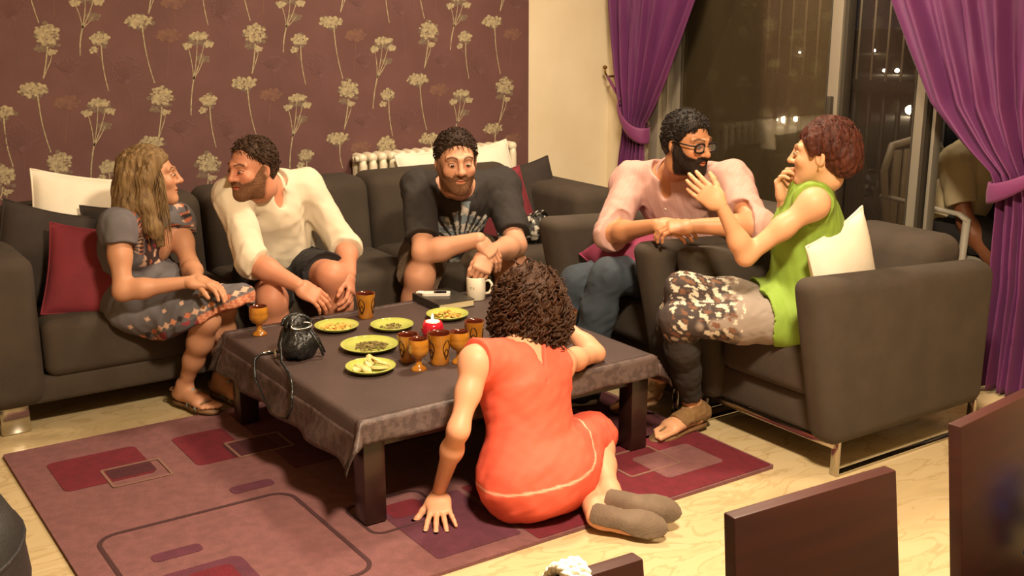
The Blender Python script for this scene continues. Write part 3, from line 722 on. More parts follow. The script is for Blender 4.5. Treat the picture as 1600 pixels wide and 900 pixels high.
# ================================================================ people: joints of each pose (metres, in the room)
PJ = {
'm3': dict(pel=(2.500, 4.230, 0.410), head=(2.342, 3.840, 0.876), neck=(2.487, 4.060, 0.725), shR=(2.314, 4.100, 0.741), shL=(2.709, 4.060, 0.721), elR=(2.195, 3.860, 0.515), wrR=(2.355, 3.700, 0.581), elL=(2.629, 3.840, 0.497), wrL=(2.378, 3.680, 0.525), hipR=(2.400, 4.220, 0.410), hipL=(2.600, 4.220, 0.410), kneeR=(2.187, 3.880, 0.417), kneeL=(2.643, 3.880, 0.402), ankR=(2.190, 3.970, 0.090), ankL=(2.640, 3.960, 0.090)),
'm2': dict(pel=(1.740, 4.270, 0.415), head=(1.557, 4.020, 0.892), neck=(1.656, 4.140, 0.790), shR=(1.501, 4.080, 0.778), shL=(1.832, 4.170, 0.773), elR=(1.509, 3.930, 0.553), wrR=(1.610, 3.760, 0.486), elL=(1.949, 4.060, 0.535), wrL=(1.865, 3.860, 0.475), hipR=(1.650, 4.250, 0.415), hipL=(1.840, 4.250, 0.415), kneeR=(1.554, 3.880, 0.415), kneeL=(1.794, 3.870, 0.473), ankR=(1.600, 3.970, 0.090), ankL=(1.900, 3.970, 0.090)),
'w1': dict(pel=(1.110, 4.280, 0.440), head=(1.207, 4.100, 0.881), neck=(1.184, 4.140, 0.739), shR=(1.055, 4.030, 0.723), shL=(1.322, 4.210, 0.684), elR=(1.030, 3.940, 0.510), wrR=(1.229, 3.850, 0.533), elL=(1.311, 4.050, 0.537), wrL=(1.270, 3.860, 0.537), hipR=(1.090, 4.200, 0.430), hipL=(1.180, 4.290, 0.430), kneeR=(1.302, 3.870, 0.378), kneeL=(1.382, 3.920, 0.403), ankR=(1.252, 4.041, 0.090), ankL=(1.397, 4.050, 0.090)),
'm4': dict(pel=(3.060, 3.250, 0.460), head=(2.800, 2.999, 1.003), neck=(2.900, 3.169, 0.858), shR=(2.820, 3.331, 0.820), shL=(2.950, 2.926, 0.861), elR=(2.620, 3.200, 0.656), wrR=(2.600, 2.927, 0.736), elL=(2.840, 2.697, 0.743), wrL=(2.660, 2.811, 0.746), hipR=(2.960, 3.340, 0.460), hipL=(2.960, 3.160, 0.460), kneeR=(2.550, 3.307, 0.458), kneeL=(2.560, 3.140, 0.515), ankR=(2.520, 3.420, 0.090), ankL=(2.500, 3.220, 0.090)),
'w5': dict(pel=(2.900, 2.510, 0.460), head=(2.900, 2.474, 1.014), neck=(2.930, 2.540, 0.885), shR=(3.021, 2.660, 0.833), shL=(2.793, 2.400, 0.871), elR=(3.054, 2.720, 0.659), wrR=(2.860, 2.589, 0.846), elL=(2.620, 2.517, 0.700), wrL=(2.520, 2.539, 0.874), hipR=(2.870, 2.590, 0.460), hipL=(2.840, 2.450, 0.460), kneeR=(2.560, 2.740, 0.553), kneeL=(2.500, 2.697, 0.463), ankR=(2.630, 2.930, 0.160), ankL=(2.675, 2.790, 0.100)),
'w6': dict(pel=(1.820, 2.560, 0.140), head=(1.935, 2.760, 0.590), neck=(1.849, 2.680, 0.471), shR=(1.979, 2.660, 0.416), shL=(1.656, 2.620, 0.490), elR=(2.220, 2.780, 0.373), wrR=(2.177, 2.900, 0.456), elL=(1.557, 2.560, 0.324), wrL=(1.571, 2.705, 0.070), hipR=(1.910, 2.550, 0.130), hipL=(1.740, 2.550, 0.130), kneeR=(2.170, 2.720, 0.130), kneeL=(2.050, 2.770, 0.100), ankR=(2.014, 2.442, 0.070), ankL=(1.923, 2.395, 0.050)),
}
for _d in PJ.values():
    for _k in _d: _d[_k] = np.array(_d[_k])
mat('skin', '#ffffff', .5, attr='Col', sss=.15, bump=.04, bscale=350, spec=.35)
mat('garment', '#ffffff', .85, attr='Col', bump=.18, bscale=500)
mat('garment_soft', '#ffffff', .75, attr='Col', bump=.12, bscale=350)
mat('denim', '#2e3640', .85, '#3b4550', 7, 4, bump=.3, bscale=600)
mat('leather_brown', '#7a5a3a', .6, '#6a4c30', 20, bump=.2, bscale=200)
mat('sole', '#6f5e4e', .8, '#635344', 20, bump=.2, bscale=150)
mat('shoe_dark', '#22232a', .7, '#1b1c22', 12, bump=.2, bscale=200)
mat('sole_white', '#b9b4aa', .7)
mat('bead_blue', '#7fa0a8', .4, spec=.6)
mat('eye_white', '#a89a8c', .25, spec=.6)
mat('iris', '#1c110b', .2, spec=.7)
mat('frame_black', '#120f0e', .6, spec=.3)
mat('lens', '#ffffff', .1, alpha=.04, spec=.3)
mat('metal_gold', '#b59a5a', .3, metal=.9)
for n_, a_, b_, r_ in (('hair_black', '#15100d', '#241b16', .6), ('hair_dark', '#22160f', '#3a281d', .6), ('hair_curly', '#2c1a11', '#4c3020', .55), ('hair_brown', '#2e1e15', '#4a3526', .6), ('hair_light', '#5a452f', '#927852', .6), ('hair_red', '#2e120b', '#56281a', .6), ('beard_brown', '#6a4833', '#7c5840', .95), ('beard_black', '#1a120e', '#2a1e17', .8)):
    mat(n_, a_, r_, b_, 75, 4, stretch=(1, 1, .22), bump=.45, bscale=160, bstretch=(1, 1, .2), lo=.3, hi=.75, spec=.25)

def torso(F, J, s, g=0., fat=1., bust=0., k=.05, sh=1.):
    pel, neck = J['pel'], J['neck']; us = nrm(J['shR']-J['shL']); uh = nrm(J['hipR']-J['hipL']); um = nrm(us+uh)
    ax = neck-pel; chest = pel+ax*.72; waist = pel+ax*.36; fw = nrm(np.cross(us, ax))
    if fw@((J['kneeR']+J['kneeL'])/2-pel) < 0: fw = -fw
    low = pel-nrm(ax)*.03*s
    F.ecap(low, waist, uh, ((.150*fat)*s+g, (.112*fat)*s+g), ((.130*fat)*s+g, (.100*fat)*s+g), k)
    F.ecap(waist, chest, um, ((.130*fat)*s+g, (.100*fat)*s+g), (.148*s+g, .105*s+g), k)
    F.ecap(chest, neck-ax*.07, us, (.146*s+g, .10*s+g), (.095*s+g, .065*s+g), k)
    for sd in ('shR', 'shL'):
        F.cone(chest+ax*.10, J[sd], .075*s*sh+g, .058*s*sh+g, k)
        F.cone(neck, J[sd], .045*s*sh+g, .048*s*sh+g, k)
    if bust:
        for q in (-1, 1): F.ell(chest-ax*.09+fw*.075*s+us*q*.068*s, np.array((1, 1, 1))*(bust*s+g), k=.04)
    return fw
def arm(F, J, sd, s, g=0., f=1., upto=2., k=.03):
    sh, el, wr = J['sh'+sd], J['el'+sd], J['wr'+sd]
    F.chain([sh, sh+(el-sh)*.45, el], [.054*s*f+g, .047*s*f+g, .039*s*f+g], k)
    if upto > 1:
        e = el+(wr-el)*min(1., upto-1)
        F.chain([el, el+(e-el)*.3, e], [.039*s*f+g, .041*s*f+g, (.041-.014*min(1., upto-1))*s*f+g], k)
def leg(F, J, sd, s, g=0., f=1., upto=2., k=.035):
    h, kn, an = J['hip'+sd], J['knee'+sd], J['ank'+sd]
    F.chain([h, h+(kn-h)*.5, kn], [.090*s*f+g, .077*s*f+g, .056*s*f+g], k)
    if upto > 1:
        F.chain([kn, kn+(an-kn)*.32, kn+(an-kn)*.6, an], [.054*s*f+g, .058*s*f+g, .046*s*f+g, .035*s*f+g], k)
def foot(F, heel, toe, s, up=(0, 0, 1), an=None, k=.02, toes=True):
    """foot lying on its sole between heel and toe; up = away from the sole"""
    heel = np.array(heel, float); toe = np.array(toe, float); up = nrm(up); f = nrm(toe-heel); L = np.linalg.norm(toe-heel); sd = np.cross(f, up)
    r = .030*s
    F.ecap(heel+up*r, heel+f*L*.62+up*.026*s, sd, (.030*s, .030*s), (.043*s, .024*s), k)
    F.ecap(heel+f*L*.25+up*.045*s, heel+f*L*.66+up*.022*s, sd, (.026*s, .034*s), (.036*s, .02*s), k)
    if an is not None: F.cone(an, heel+f*L*.12+up*.035*s, .036*s, .034*s, k)
    if toes:
        for i in range(5):
            q = (i-2)*.0165*s; l = L*(1.0-.035*abs(i-1)-.03*i*.6); b = heel+f*L*.66+sd*q+up*.017*s
            e = heel+f*l+sd*q*1.05+up*.012*s
            F.cone(b, e, .012*s, (.0115 if i == 0 else .009)*s, .006*s)
    else: F.ecap(heel+f*L*.6+up*.022*s, heel+f*L*.93+up*.018*s, sd, (.042*s, .022*s), (.026*s, .016*s), k)

def hand(W, f, n, side, s=1., curl=(25, 30, 20), spread=6., thumb=(35, 20), sp=None, idx=None):
    """mesh of one hand: W wrist, f finger direction, n palm normal, side 'R'/'L'"""
    f = nrm(f); n = np.array(n, float); n = nrm(n-f*(n@f)); t = np.cross(f, n)*(1 if side == 'R' else -1)
    R_ = .0028 if s > .8 else .0025
    lo = W-.16*s-.04; hi = W+.16*s+.04; c = W+f*.08*s; lo = c-.135*s; hi = c+.135*s
    F = Field(lo, hi, R_)
    P = lambda a, b, c_: W+s*(a*f+b*t+c_*n)
    F.ecap(P(.0, 0, 0), P(.022, 0, 0), t, (.027*s, .023*s), (.031*s, .019*s), .02*s)
    F.ecap(P(.022, 0, 0), P(.082, .0, -.002), t, (.031*s, .018*s), (.043*s, .0145*s), .02*s)
    F.ell(P(.035, .024, .008), np.array((.03, .019, .014))*s, np.stack([f, t, n], 1), .015*s)
    F.ell(P(.04, -.024, .007), np.array((.032, .015, .013))*s, np.stack([f, t, n], 1), .015*s)
    lens = ((.041, .025, .020), (.046, .029, .021), (.042, .027, .021), (.033, .020, .019))
    for i in range(4):
        off = (1.5-i)*.0205; base = P(.086-.006*abs(i-1.2), off, -.002); ang = 0; sa = math.radians(spread)*(1.5-i)*.7
        d0 = f*math.cos(sa)+t*math.sin(sa); p = base; r0 = (.0098, .0098, .0093, .0082)[i]*s
        cu = curl if idx is None else idx[i]
        for j in range(3):
            ang += math.radians(cu[j]); d = d0*math.cos(ang)+n*math.sin(ang); q = p+d*lens[i][j]*s
            F.cone(p, q, r0*(1-.08*j), r0*(.96-.1*j), .0035*s); p = q
    ta, tb = math.radians(thumb[0]), math.radians(thumb[1])
    p = P(.022, .026, .006); d = nrm(f*math.cos(ta)+t*math.sin(ta)+n*.35)
    for j, l in enumerate((.042, .031, .024)):
        q = p+d*l*s; F.cone(p, q, (.0145, .0115, .0105)[j]*s, (.0118, .0108, .0088)[j]*s, .008*s); p = q
        d = nrm(d*math.cos(tb)+(f*.6+n*.5-t*.5)*math.sin(tb))
    return F.mesh()

def loc2w(V, M, c): return V@M.T+c
HEADC = {}
def head(J, s, fwd, up, tone, man=True, beard=None, brow='#2a1a12', lip=None, age=0., neckr=.056):
    """returns skin mesh (V,F,col), head frame M and a function building further local fields"""
    M = frame(fwd, up); c = J['head']; nb = ((J['neck']-c)@M)/s      # neck base in head space
    lo = np.minimum((-.105, -.13, -.15), nb-.075); hi = np.maximum((.105, .15, .15), nb+.075)
    F = Field(lo, hi, .0028)
    F.ell((0, -.018, .036), (.074, .094, .082), k=0)
    F.ell((0, .026, -.022), (.062, .068, .088), k=.03)
    F.ell((0, .045, -.062), (.044, .048, .05), k=.03)
    for q in (-1, 1):
        F.cone((q*.056, .0, -.045), (q*.012, .072, -.098), .018 if man else .014, .018 if man else .014, .03)
        F.ell((q*.042, .066, -.022), (.022, .02, .02), k=.025)
        F.cone((q*.012, .092, .030), (q*.048, .072, .030), .010 if man else .007, .008, .02)
        F.ell((q*.033, .106, .008), (.019, .016, .013), k=.014, mode='s')
        F.ell((q*.032, .0828, .005), (.0155, .0115, .0108), k=.006)     # lids over the eyeball
    F.ell((0, .080, -.100), (.020, .018, .017), k=.025)
    F.cone((0, .092, .020), (0, .114, -.022), .0085, .0115, .012); F.ell((0, .115, -.024), (.0125, .012, .010), k=.008)
    for q in (-1, 1): F.ell((q*.014, .101, -.027), (.0085, .010, .0078), k=.008)
    F.ell((0, .094, -.0565), (.021, .0085, .0052), k=.006); F.ell((0, .0925, -.0675), (.018, .0085, .0062), k=.006)
    F.cone((-.022, .097, -.062), (.022, .097, -.062), .0018, .0018, .005, mode='s')
    for q in (-1, 1):
        E_ = np.array([[.94*q, .34, 0], [-.34*q, .94, 0], [0, 0, 1]]).T
        F.ell((q*.078, -.008, -.008), (.0085, .019, .031), E_, k=.008); F.ell((q*.085, -.002, -.006), (.006, .010, .018), E_, k=.005, mode='s')
    F.chain([(0, -.022, -.03), (0, -.028, -.09)+0*nb, nb], [.058, neckr, neckr+.004], .03)
    V, Q = F.mesh()
    # pigment: lips, brows, cheeks, shaved beard
    tone = np.array(tone if not isinstance(tone, str) else lin(tone)); col = np.tile(tone, (len(V), 1))
    def g(cx, r, sym=True):
        P = V.copy();
        if sym: P[:, 0] = np.abs(P[:, 0])
        return np.exp(-(((P-np.array(cx))/np.array(r))**2).sum(1))
    def mixc(w, cc):
        nonlocal col
        w = np.clip(w, 0, 1)[:, None]; col = col*(1-w)+np.array(cc)*w
    mixc(.35*g((.042, .075, -.025), (.024, .03, .022)), tone*np.array((1.05, .72, .66))); mixc(.3*g((0, .115, -.022), (.014, .02, .014)), tone*np.array((1.05, .75, .7)))
    mixc(1.3*g((0, .098, -.0620), (.021, .02, .0085)), np.array(lin(lip)) if lip else tone*np.array((.85, .5, .46)))
    mixc(.9*g((0, .1, -.0622), (.02, .02, .0016)), tone*np.array((.3, .15, .13)))
    P = V.copy(); P[:, 0] = np.abs(P[:, 0])
    bz = .0305+.006*np.sin(np.clip((P[:, 0]-.012)/.04, 0, 1)*PI); wb_ = np.exp(-((P[:, 2]-bz)/(.0048 if man else .003))**2)*((P[:, 0] > .012) & (P[:, 0] < .054) & (P[:, 1] > .05)); mixc(.92*wb_, lin(brow))
    if beard:
        z = P[:, 2]; jaw = (z < -.028-.02*np.clip((P[:, 1]-.05)/.05, 0, 1)+.05*np.clip((.045-P[:, 1])/.05, 0, 1)) & (P[:, 1] > -.01) & (z > -.135)
        must = (np.abs(z+.044) < .0075) & (P[:, 0] < .03) & (P[:, 1] > .06)
        lipm = (np.abs(z+.062) < .0085) & (P[:, 0] < .022) & (P[:, 1] > .08)
        mixc(beard[1]*((jaw | must) & ~lipm), lin(beard[0]))
    HEADC[id(J)] = (M, c, s)
    return loc2w(V*s, M, c), Q, col, F

def hair_obj(name, F, M, c, s, m, parent): V, Q = F.mesh(); return obj(name, loc2w(V*s, M, c), Q, m, parent)
def face_parts(par, J, s, M, look=(0, 1, 0)):
    c = J['head']; d = nrm(look)
    for q in (-1, 1):
        mb = MB(); pr = [(math.sin(PI*k/10), -math.cos(PI*k/10)) for k in range(11)]
        e = np.array((q*.032, .0832, .0045)); mb.lathe([(a*.0135, b*.0135) for a, b in pr], (0, 0, 0), 14); V = np.vstack(mb.V)*np.array((.92, 1, .52))+e
        eo = obj('eye', loc2w(V*s, M, c), mb.F, 'eye_white', par)
        mb = MB().lathe([(a*.0062, b*.0062*.5) for a, b in pr], (0, 0, 0), 12, R=frame((0, 0, 1), d)); V = np.vstack(mb.V)*np.array((1, 1, .9))+e+d*np.array((.0135, .0135, .01))*.93
        obj('iris', loc2w(V*s, M, c), mb.F, 'iris', eo)
        pts = [(q*(.032+.0165*math.cos(a)), .0905-.010*abs(math.cos(a))**2, .0062+.0068*math.sin(a)) for a in np.linspace(.1, PI-.1, 9)]
        mb = MB().tube(pts, .0016, 5); obj('eyelid', loc2w(np.vstack(mb.V)*s, M, c), mb.F, 'iris', eo)
def beard_shell(par, Fh, M, c, s, m, th, seed=1, mous=True, low=.0):
    """a short beard: the lower face grown outward and roughened"""
    F = Field.__new__(Field); F.__dict__.update(Fh.__dict__); F.a = Fh.a-th
    X, Y, Z = F.ax[0][:, None, None], F.ax[1][None, :, None], F.ax[2][None, None, :]
    top = -.030-.018*np.clip((Y-.045)/.05, 0, 1)+.055*np.clip((.048-Y)/.05, 0, 1)
    d = np.maximum(Z-top, -.125-low-Z+0*Y); d = np.maximum(d, -.002-Y); d = np.maximum(d, Z+Y*1.1-.062-.02*np.clip(np.abs(X)/.05, 0, 1))
    md = np.maximum(np.maximum(np.abs(Z+.0445)-.0085, np.abs(X)-.031), .05-Y) if mous else d
    d = np.minimum(d, md)
    lipd = np.sqrt((X/.021)**2+((Z+.0625)/.0095)**2)-1
    d = np.maximum(d, -lipd*.01-0*Y)
    F.a = np.maximum(F.a, d.astype(np.float32)); F.wrinkle(lambda P: .0011*noise3(P*900, seed)+.0008*noise3(P*2100, seed+1))
    V, Q = F.mesh(); return obj('beard', loc2w(V*s, M, c), Q, m, par)
def cap_hair(s, grow=.012, front=(0, .078, .078), back=(0, -.075, -.075), seed=2, amp=.003, flat=(.074, .094, .082), side=.0):
    F = Field((-.13, -.16, -.16), (.13, .15, .16), .0032)
    F.ell((0, -.020, .038), np.array(flat)+grow, k=0); F.ell((0, -.05, -.01), (.066+grow*.6, .062+grow*.6, .075), k=.03)
    f, b = np.array(front), np.array(back); ax = b-f; n = np.array((0, -ax[2], ax[1])); n = n if n[1] > 0 else -n
    F.plane(f, n, .012)
    for q in (-1, 1): F.ell((q*.085, .0, -.02), (.022, .028, .034), k=.006, mode='s'); F.ell((q*.066, .075, .045), (.03, .035, .03-side), k=.01, mode='s')
    F.wrinkle(lambda P: amp*.7*noise3(P*np.array((200, 70, 70)), seed)+amp*.3*noise3(P*np.array((500, 200, 200)), seed+1))
    return F

def crop_strands(par, F, M, c, s, m, n=700, L=.02, lift=.35, seed=3, back=.6):
    V, _ = F.mesh(); R = np.random.RandomState(seed); ctr = np.array((0, -.02, .03)); paths = []
    for i in R.choice(len(V), n):
        p0 = V[i]; d = nrm(p0-ctr)
        if d[2] < -.45: continue
        fl = np.array((d[0]*.3, -back, -.45+.3*R.normal()))+R.normal(size=3)*.3; fl = nrm(fl-d*(fl@d))
        paths.append([p0-d*.003, p0+fl*L*.35+d*L*lift*.4, p0+fl*L*.75+d*L*lift*.6, p0+fl*L*1.1+d*L*lift*.35])
    mb = MB()
    for p in paths: mb.tube(p, [.0022, .0022, .0017, .0008], 4)
    o = obj('hair_strands', loc2w(np.vstack(mb.V)*s, M, c), mb.F, m, par); o['kind'] = 'stuff'; return o
def finish(name, label, J, skin, cat='person', base=None):
    """one continuous skin mesh; returns the thing"""
    V = np.vstack([q[0] for q in skin]); o = 0; Fs = []; C = []
    for v, f, c in skin: Fs.append(f+o); o += len(v); C.append(np.broadcast_to(np.array(c), (len(v), 3)))
    t = thing(name, label, cat, base if base is not None else (float(J['pel'][0]), float(J['pel'][1]), 0))
    obj('body', V, np.vstack(Fs), 'skin', t, col=np.vstack(C))
    return t
def bounds(J, m=.16, keys=None):
    P = np.array([J[k] for k in (keys or J)]); return P.min(0)-m, P.max(0)+m
def wr(a, fx, fy, fz, seed, a2=.0015):
    return lambda P: a*noise3(P*np.array((fx, fy, fz)), seed)+a2*noise3(P*np.array((fx, fy, fz))*2.6, seed+3)
def sleeve(F, J, sd, frac, s, g, f=1., k=.03, cuff=.0):
    sh, el, w_ = J['sh'+sd], J['el'+sd], J['wr'+sd]
    if frac <= 1:
        e = sh+(el-sh)*frac; F.chain([sh, e+(e-sh)*.12], [.056*s*f+g, .052*s*f+g*1.25], k); d = el-sh
    else:
        e = el+(w_-el)*(frac-1); F.chain([sh, el], [.056*s*f+g, .046*s*f+g*1.1], k); F.chain([el, e+(e-el)*.15], [.046*s*f+g*1.1, .043*s*f+g], k); d = w_-el
    d = nrm(d)
    if cuff: F.cone(e-d*.035*s, e-d*.004, .046*s*f+g+cuff, .046*s*f+g+cuff, .004)
    F.cutball(e+d*.05, .085*s+.03, e, d); return e, d
def short_leg(F, J, sd, frac, s, g, f=1., k=.04):
    h, kn = J['hip'+sd], J['knee'+sd]; e = h+(kn-h)*frac; d = nrm(kn-h)
    F.chain([h, e+d*.02], [.092*s*f+g, (.092-.030*frac)*s*f+g*1.5], k); F.cutball(e+d*.1, .10*s+.035, e, d)
def seat_part(F, J, s, g, fat=1.05):
    uh = nrm(J['hipR']-J['hipL']); up = nrm(J['neck']-J['pel'])
    F.ecap(J['pel']-up*.035*s, J['pel']+up*.06*s, uh, (.152*s*fat+g, .114*s*fat+g), (.142*s*fat+g, .106*s*fat+g), .04)
def hem_cut(F, J, d=.05):
    up = nrm(J['neck']-J['pel']); F.cutball(J['pel']-up*(d+.12), .2, J['pel']-up*d, -up)
def garment(name, F, m, par, colfn): V, Q = F.mesh(); return obj(name, V, Q, m, par, col=colfn(V) if callable(colfn) else np.tile(np.array(lin(colfn)), (len(V), 1)))
def strands(name, par, M, c, s, m, paths, r, n=4):
    mb = MB()
    for p in paths: mb.tube(p, [r*q for q in np.interp(np.linspace(0, 1, len(p)), [0, .2, .8, 1], [.7, 1, .9, .35])], n)
    V = np.vstack(mb.V); o = obj(name, loc2w(V*s, M, c), mb.F, m, par); o['kind'] = 'stuff'; return o
def collar(par, J, s, col, open_=.05, m='garment', r=.066):
    """turned-down shirt collar round the neck base"""
    n = 30; neck = J['neck']; up = nrm(J['head']-J['neck']); us = nrm(J['shR']-J['shL']); us = nrm(us-up*(us@up)); fw = np.cross(up, us)
    if fw@(J['head']-J['neck']+0*fw) < -9: fw = -fw
    kn = (J['kneeR']+J['kneeL'])/2-J['pel']
    if fw@kn < 0: fw = -fw
    P = np.zeros((n, 5, 3))
    for i in range(n):
        a = .35+(2*PI-.7)*i/(n-1); e = np.cos(a)*fw+np.sin(a)*us; dip = .5+.5*math.cos(a)
        for j in range(5):
            v = j/4; rr = r*s*(1+.28*max(0, v-.4)); h = (.034*math.sin(v*PI*.85)+.004)*s-.042*s*dip**2
            P[i, j] = neck+e*rr*(1+.12*dip)+up*h
    V, Q = thick(P, .004); return obj('collar', V, Q, m, par, col=np.tile(np.array(lin(col)), (len(V), 1)))
def sandal_sole(par, heel, toe, s, m='leather_brown', th=.012, up=(0, 0, 1), wedge=0.):
    heel = np.array(heel, float); toe = np.array(toe, float); up = nrm(up); f = nrm(toe-heel); sd = np.cross(f, up); L = np.linalg.norm(toe-heel); out = []
    prof = [(-.06, .0), (-.05, .022), (0, .034), (.2, .036), (.4, .034), (.62, .046), (.8, .045), (.95, .032), (1.02, .016), (1.05, 0)]
    for t_, w_ in prof: out.append(heel+f*L*t_+sd*w_*s)
    for t_, w_ in prof[-2:0:-1]: out.append(heel+f*L*t_-sd*w_*s)
    out = np.array(out); n = len(out); low = out-up*th
    if wedge: pass
    return MB().poly(low, up*th).build('shoe_sole', m, par)
def strap(par, pts, m, r=.004, w=.5, name='sandal_strap'): return MB().tube(pts, r, 8, flat=w).build(name, m, par)
def arch(c, sd, up, w, h, n=9): return [np.array(c)+np.array(sd)*w*math.cos(a)+np.array(up)*h*math.sin(a) for a in np.linspace(0, PI, n)]

# ---------------------------------------------------------------- man in the black T-shirt
def man_black():
    J = PJ['m3']; s = .97; tone = '#c99477'
    hv, hq, hc, Fh = head(J, .97, (-.36, -.93, -.10), (-.05, -.10, 1), tone, True, ('#6a4632', .5), '#241610', neckr=.060)
    M, c, hs = HEADC[id(J)]
    F = Field(*bounds(J), .0055); torso(F, J, s, 0, 1.05); F.cone(J['neck']-0*J['neck'], J['neck']+(J['head']-J['neck'])*.35, .06*s, .058*s, .03)
    for sd in 'RL':
        arm(F, J, sd, s, f=1.12); leg(F, J, sd, s, f=1.05)
        an = J['ank'+sd]; foot(F, an*np.array((1, 1, 0))+np.array((.0, .04, .02)), an*np.array((1, 1, 0))+np.array((-.03, -.17, .02)), s, an=an)
    bv, bq = F.mesh(); tn = lin(tone)
    h1 = hand(J['wrR'], (.55, -.45, -.72), (-.15, .75, -.6), 'R', .93, (22, 22, 14), 4, (20, 12))
    h2 = hand(J['wrL'], (-.55, -.40, -.70), (.15, .8, -.5), 'L', .93, (48, 62, 40), 2, (18, 25))
    t = finish('person', 'man in a black printed T-shirt and khaki shorts leaning elbows on his knees', J, [(bv, bq, tn), (hv, hq, hc), (*h1, tn), (*h2, tn)])
    face_parts(t, J, hs, M, (.12, 1, -.05)); beard_shell(t, Fh, M, c, hs, 'beard_brown', .0017)
    Fc = cap_hair(hs, .009, (0, .076, .094), (0, -.07, -.08), 4, .003); hr = hair_obj('hair', Fc, M, c, hs, 'hair_dark', t); crop_strands(hr, Fc, M, c, hs, 'hair_dark', 800, .022, .5, 11)
    F = Field(*bounds(J, .17, ('pel', 'neck', 'shR', 'shL', 'elR', 'elL', 'hipR', 'hipL')), .0055)
    fw = torso(F, J, s, .012, 1.1); 
    for sd in 'RL': sleeve(F, J, sd, .80, s, .013, 1.08)
    up = nrm(J['neck']-J['pel']); hd = nrm(J['head']-J['neck']); F.cutball(J['neck']+hd*.085, .085, J['neck']+hd*.022, nrm(hd+fw*.1))
    hem_cut(F, J, .05); F.wrinkle(wr(.0042, 38, 38, 26, 11, .0022))
    us = nrm(J['shR']-J['shL']); ce = J['pel']+(J['neck']-J['pel'])*.60
    def colr(V):
        b = np.array(lin('#2b2624')); col = np.tile(b, (len(V), 1)); d = V-ce; x = -(d@us); y = d@up; z = d@fw
        r = np.hypot(x*.95, y+.07); a = np.degrees(np.arctan2(x, y+.07)); fr = z > .03
        ray = np.zeros(len(V))
        for k, (aa, L_, w_) in enumerate(((-66, .15, 3.5), (-50, .17, 5), (-34, .17, 5), (-18, .18, 4), (-3, .215, 5.5), (12, .17, 4), (27, .15, 3.5), (42, .165, 5), (57, .18, 6))):
            ray = np.maximum(ray, ((np.abs(a-aa) < w_) & (r > .035+.01*(k % 3)) & (r < L_)).astype(float)*(.7+.3*((k*7) % 5)/4))
        blob = ((np.hypot(x, y+.055) < .035)).astype(float)*.35
        low = ((np.hypot(x*.8-.0, y+.155) < .022)).astype(float)*.5
        w_ = (np.clip(ray+blob+low, 0, 1)*fr)[:, None]
        ink = np.where((noise3(V*170, 5) > .1)[:, None], np.array(lin('#e0dcd2')), np.array(lin('#8796a0')))
        return col*(1-w_)+ink*w_
    garment('t_shirt', F, 'garment', t, colr)
    F = Field(*bounds(J, .15, ('pel', 'hipR', 'hipL', 'kneeR', 'kneeL')), .006); seat_part(F, J, s, .008)
    for sd in 'RL': short_leg(F, J, sd, .80, s, .016, 1.06)
    F.wrinkle(wr(.004, 40, 40, 40, 13)); garment('shorts', F, 'garment', t, '#5a4a3a')
    for sd in 'RL':
        an = J['ank'+sd]*np.array((1, 1, 0)); F = Field(an+np.array((-.13, -.26, -.01)), an+np.array((.1, .12, .12)), .005); foot(F, an+np.array((0, .045, .012)), an+np.array((-.03, -.185, .012)), s*1.22, toes=False); F.plane(an+np.array((0, 0, .075)), (0, 0, 1)); garment('shoe', F, 'garment', t, '#2a2622')
man_black()

